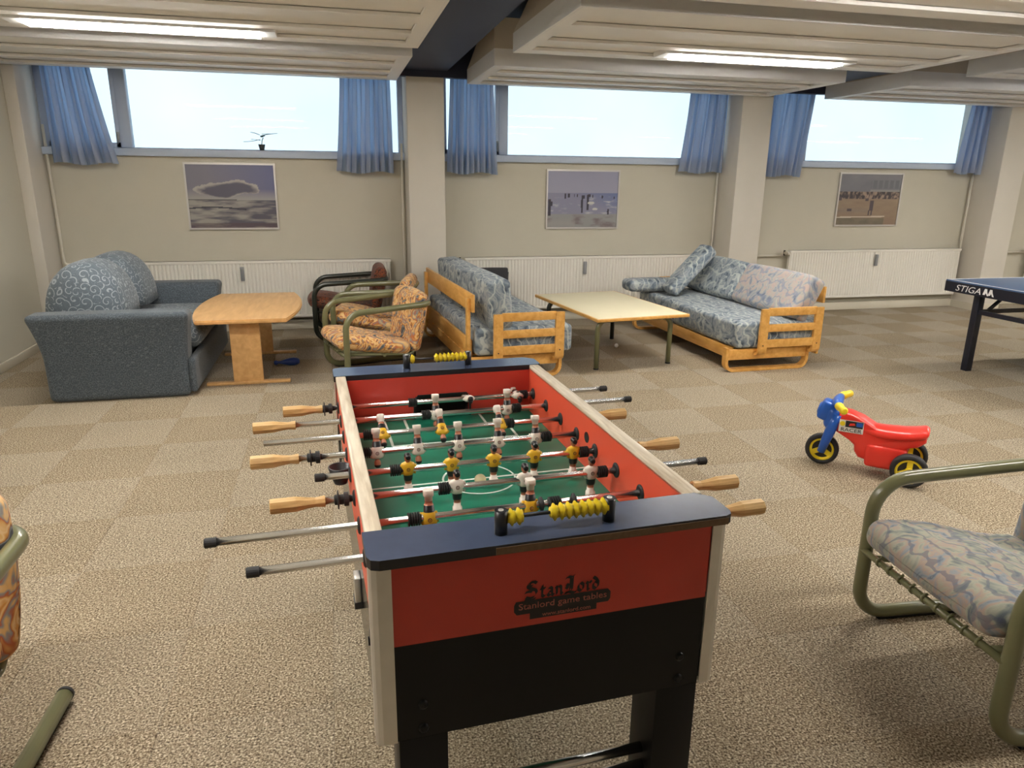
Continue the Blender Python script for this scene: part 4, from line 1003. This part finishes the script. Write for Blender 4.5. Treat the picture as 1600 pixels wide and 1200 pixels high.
def saddle(p):
    q = p.copy(); q.z += 1.25*max(0, -p.x-.03)**2 + 1.0*max(0, p.x-.02)**2 - .012*(p.y/.08)**2; q.y *= 1-.9*max(0, p.x-.0); return q
s_ = MB(); s_.cushion(.33, .155, .045, .021, .006, 7, mtx=T(-.125, 0, .258) @ RY(.06), fn=saddle); s_.build('seat', 'toyred', r)
for y in (-1, 1):
    c_ = MB().cushion(.20, .03, .12, .014, .004, 5, mtx=T(-.105, y*.070, .12)); c_.build('side_pod', 'toyred', r)
sk_ = MB(); SM = T(.085, .0745, .268) @ RZ(PI) @ RX(PI/2)
for A in (SM,):
    sk_.add([(-.062, -.035, 0), (.062, -.035, 0), (.062, .035, 0), (-.062, .035, 0)], [(0, 1, 2, 3)], 0, False, A)
    sk_.add([(-.030, -.005, .0006), (.058, -.005, .0006), (.058, .032, .0006), (-.030, .032, .0006)], [(0, 1, 2, 3)], 1, False, A)
    sk_.add([(.025, .005, .0010), (.055, .005, .0010), (.055, .028, .0010), (.025, .028, .0010)], [(0, 1, 2, 3)], 2, False, A)
    sk_.lathe([(.014, 0), (.014, .001)], 'z', 12, 3, mtx=A @ T(-.045, .012, .0008))
    sk_.add([(-.012, .004, .0012), (.020, .010, .0012), (.014, .022, .0012), (-.008, .018, .0012)], [(0, 1, 2, 3)], 4, False, A)
    fit_text(sk_, 'RACER', -.050, .055, -.030, -.010, A @ T(0, 0, .0012), 1)
sk_.build('sticker', ['sticker', 'p_black', 'toyblue', 'toyyellow', 'toyred'], body)
def wheel(x, y, rad, w):
    t = MB(); t.lathe([(rad*.74, -w/2), (rad*.93, -w/2), (rad, -w*.28), (rad, w*.28), (rad*.93, w/2), (rad*.74, w/2), (rad*.70, 0)], 'y', 28)
    o = t.build('tyre', 'rubber', r, (x, y, rad))
    h_ = MB(); h_.lathe([(rad*.60, -w*.42), (rad*.75, -w*.42), (rad*.75, w*.42), (rad*.60, w*.42), (rad*.58, 0)], 'y', 28); 
    for k in range(3):
        a = 2*PI*k/3+.5; h_.box(0, rad*.66, -w*.30, w*.30, -rad*.15, rad*.15, mtx=RY(a))
    h_.lathe([(rad*.22, -w*.5), (rad*.22, w*.5)], 'y', 14); h_.build('rim', 'toyyellow', o)
    d_ = MB(); d_.lathe([(rad*.60, -w*.08), (rad*.60, w*.08)], 'y', 24); d_.build('hub_disc', 'p_black', o)
    a_ = MB(); a_.lathe([(rad*.09, -w*.60), (rad*.09, w*.60)], 'y', 10); a_.build('axle_cap', 'alu', o)
wheel(.222, 0, .090, .045); wheel(-.222, .130, .092, .05); wheel(-.222, -.130, .092, .05)
MB().tube([(-.222, -.10, .092), (-.222, .10, .092)], .012, 10).build('rear_axle', 'black', r)
# fork, headlamp and bars; the front is turned slightly
fk = MB()
for y in (-1, 1):
    fk.tube([(.222, y*.042, .085), (.205, y*.045, .16), (.180, y*.048, .25), (.165, y*.045, .32)], [.022, .026, .030, .030], 12)
fk.cushion(.075, .125, .13, .03, .006, 6, mtx=T(.185, 0, .29) @ RY(-.22))
fk.cushion(.075, .10, .11, .018, .004, 6, mtx=T(.222, 0, .325) @ RY(-.30))
fk.tube([(.165, -.115, .385), (.170, -.05, .385), (.175, 0, .375), (.170, .05, .385), (.165, .115, .385)], [.018, .026, .032, .026, .018], 12)
fk.build('fork', 'toyblue', r)
for y in (-1, 1):
    MB().tube([(.165, y*.105, .386), (.155, y*.125, .387), (.140, y*.16, .387), (.125, y*.195, .385), (.122, y*.20, .385)], [.019, .024, .019, .021, .014], 12).build('grip', 'toyyellow', r)
MB().lathe([(.036, 0), (.036, .006), (.024, .012)], 'x', 16, mtx=T(.258, 0, .33) @ RY(-.25)).build('headlamp', 'toyblue', r)
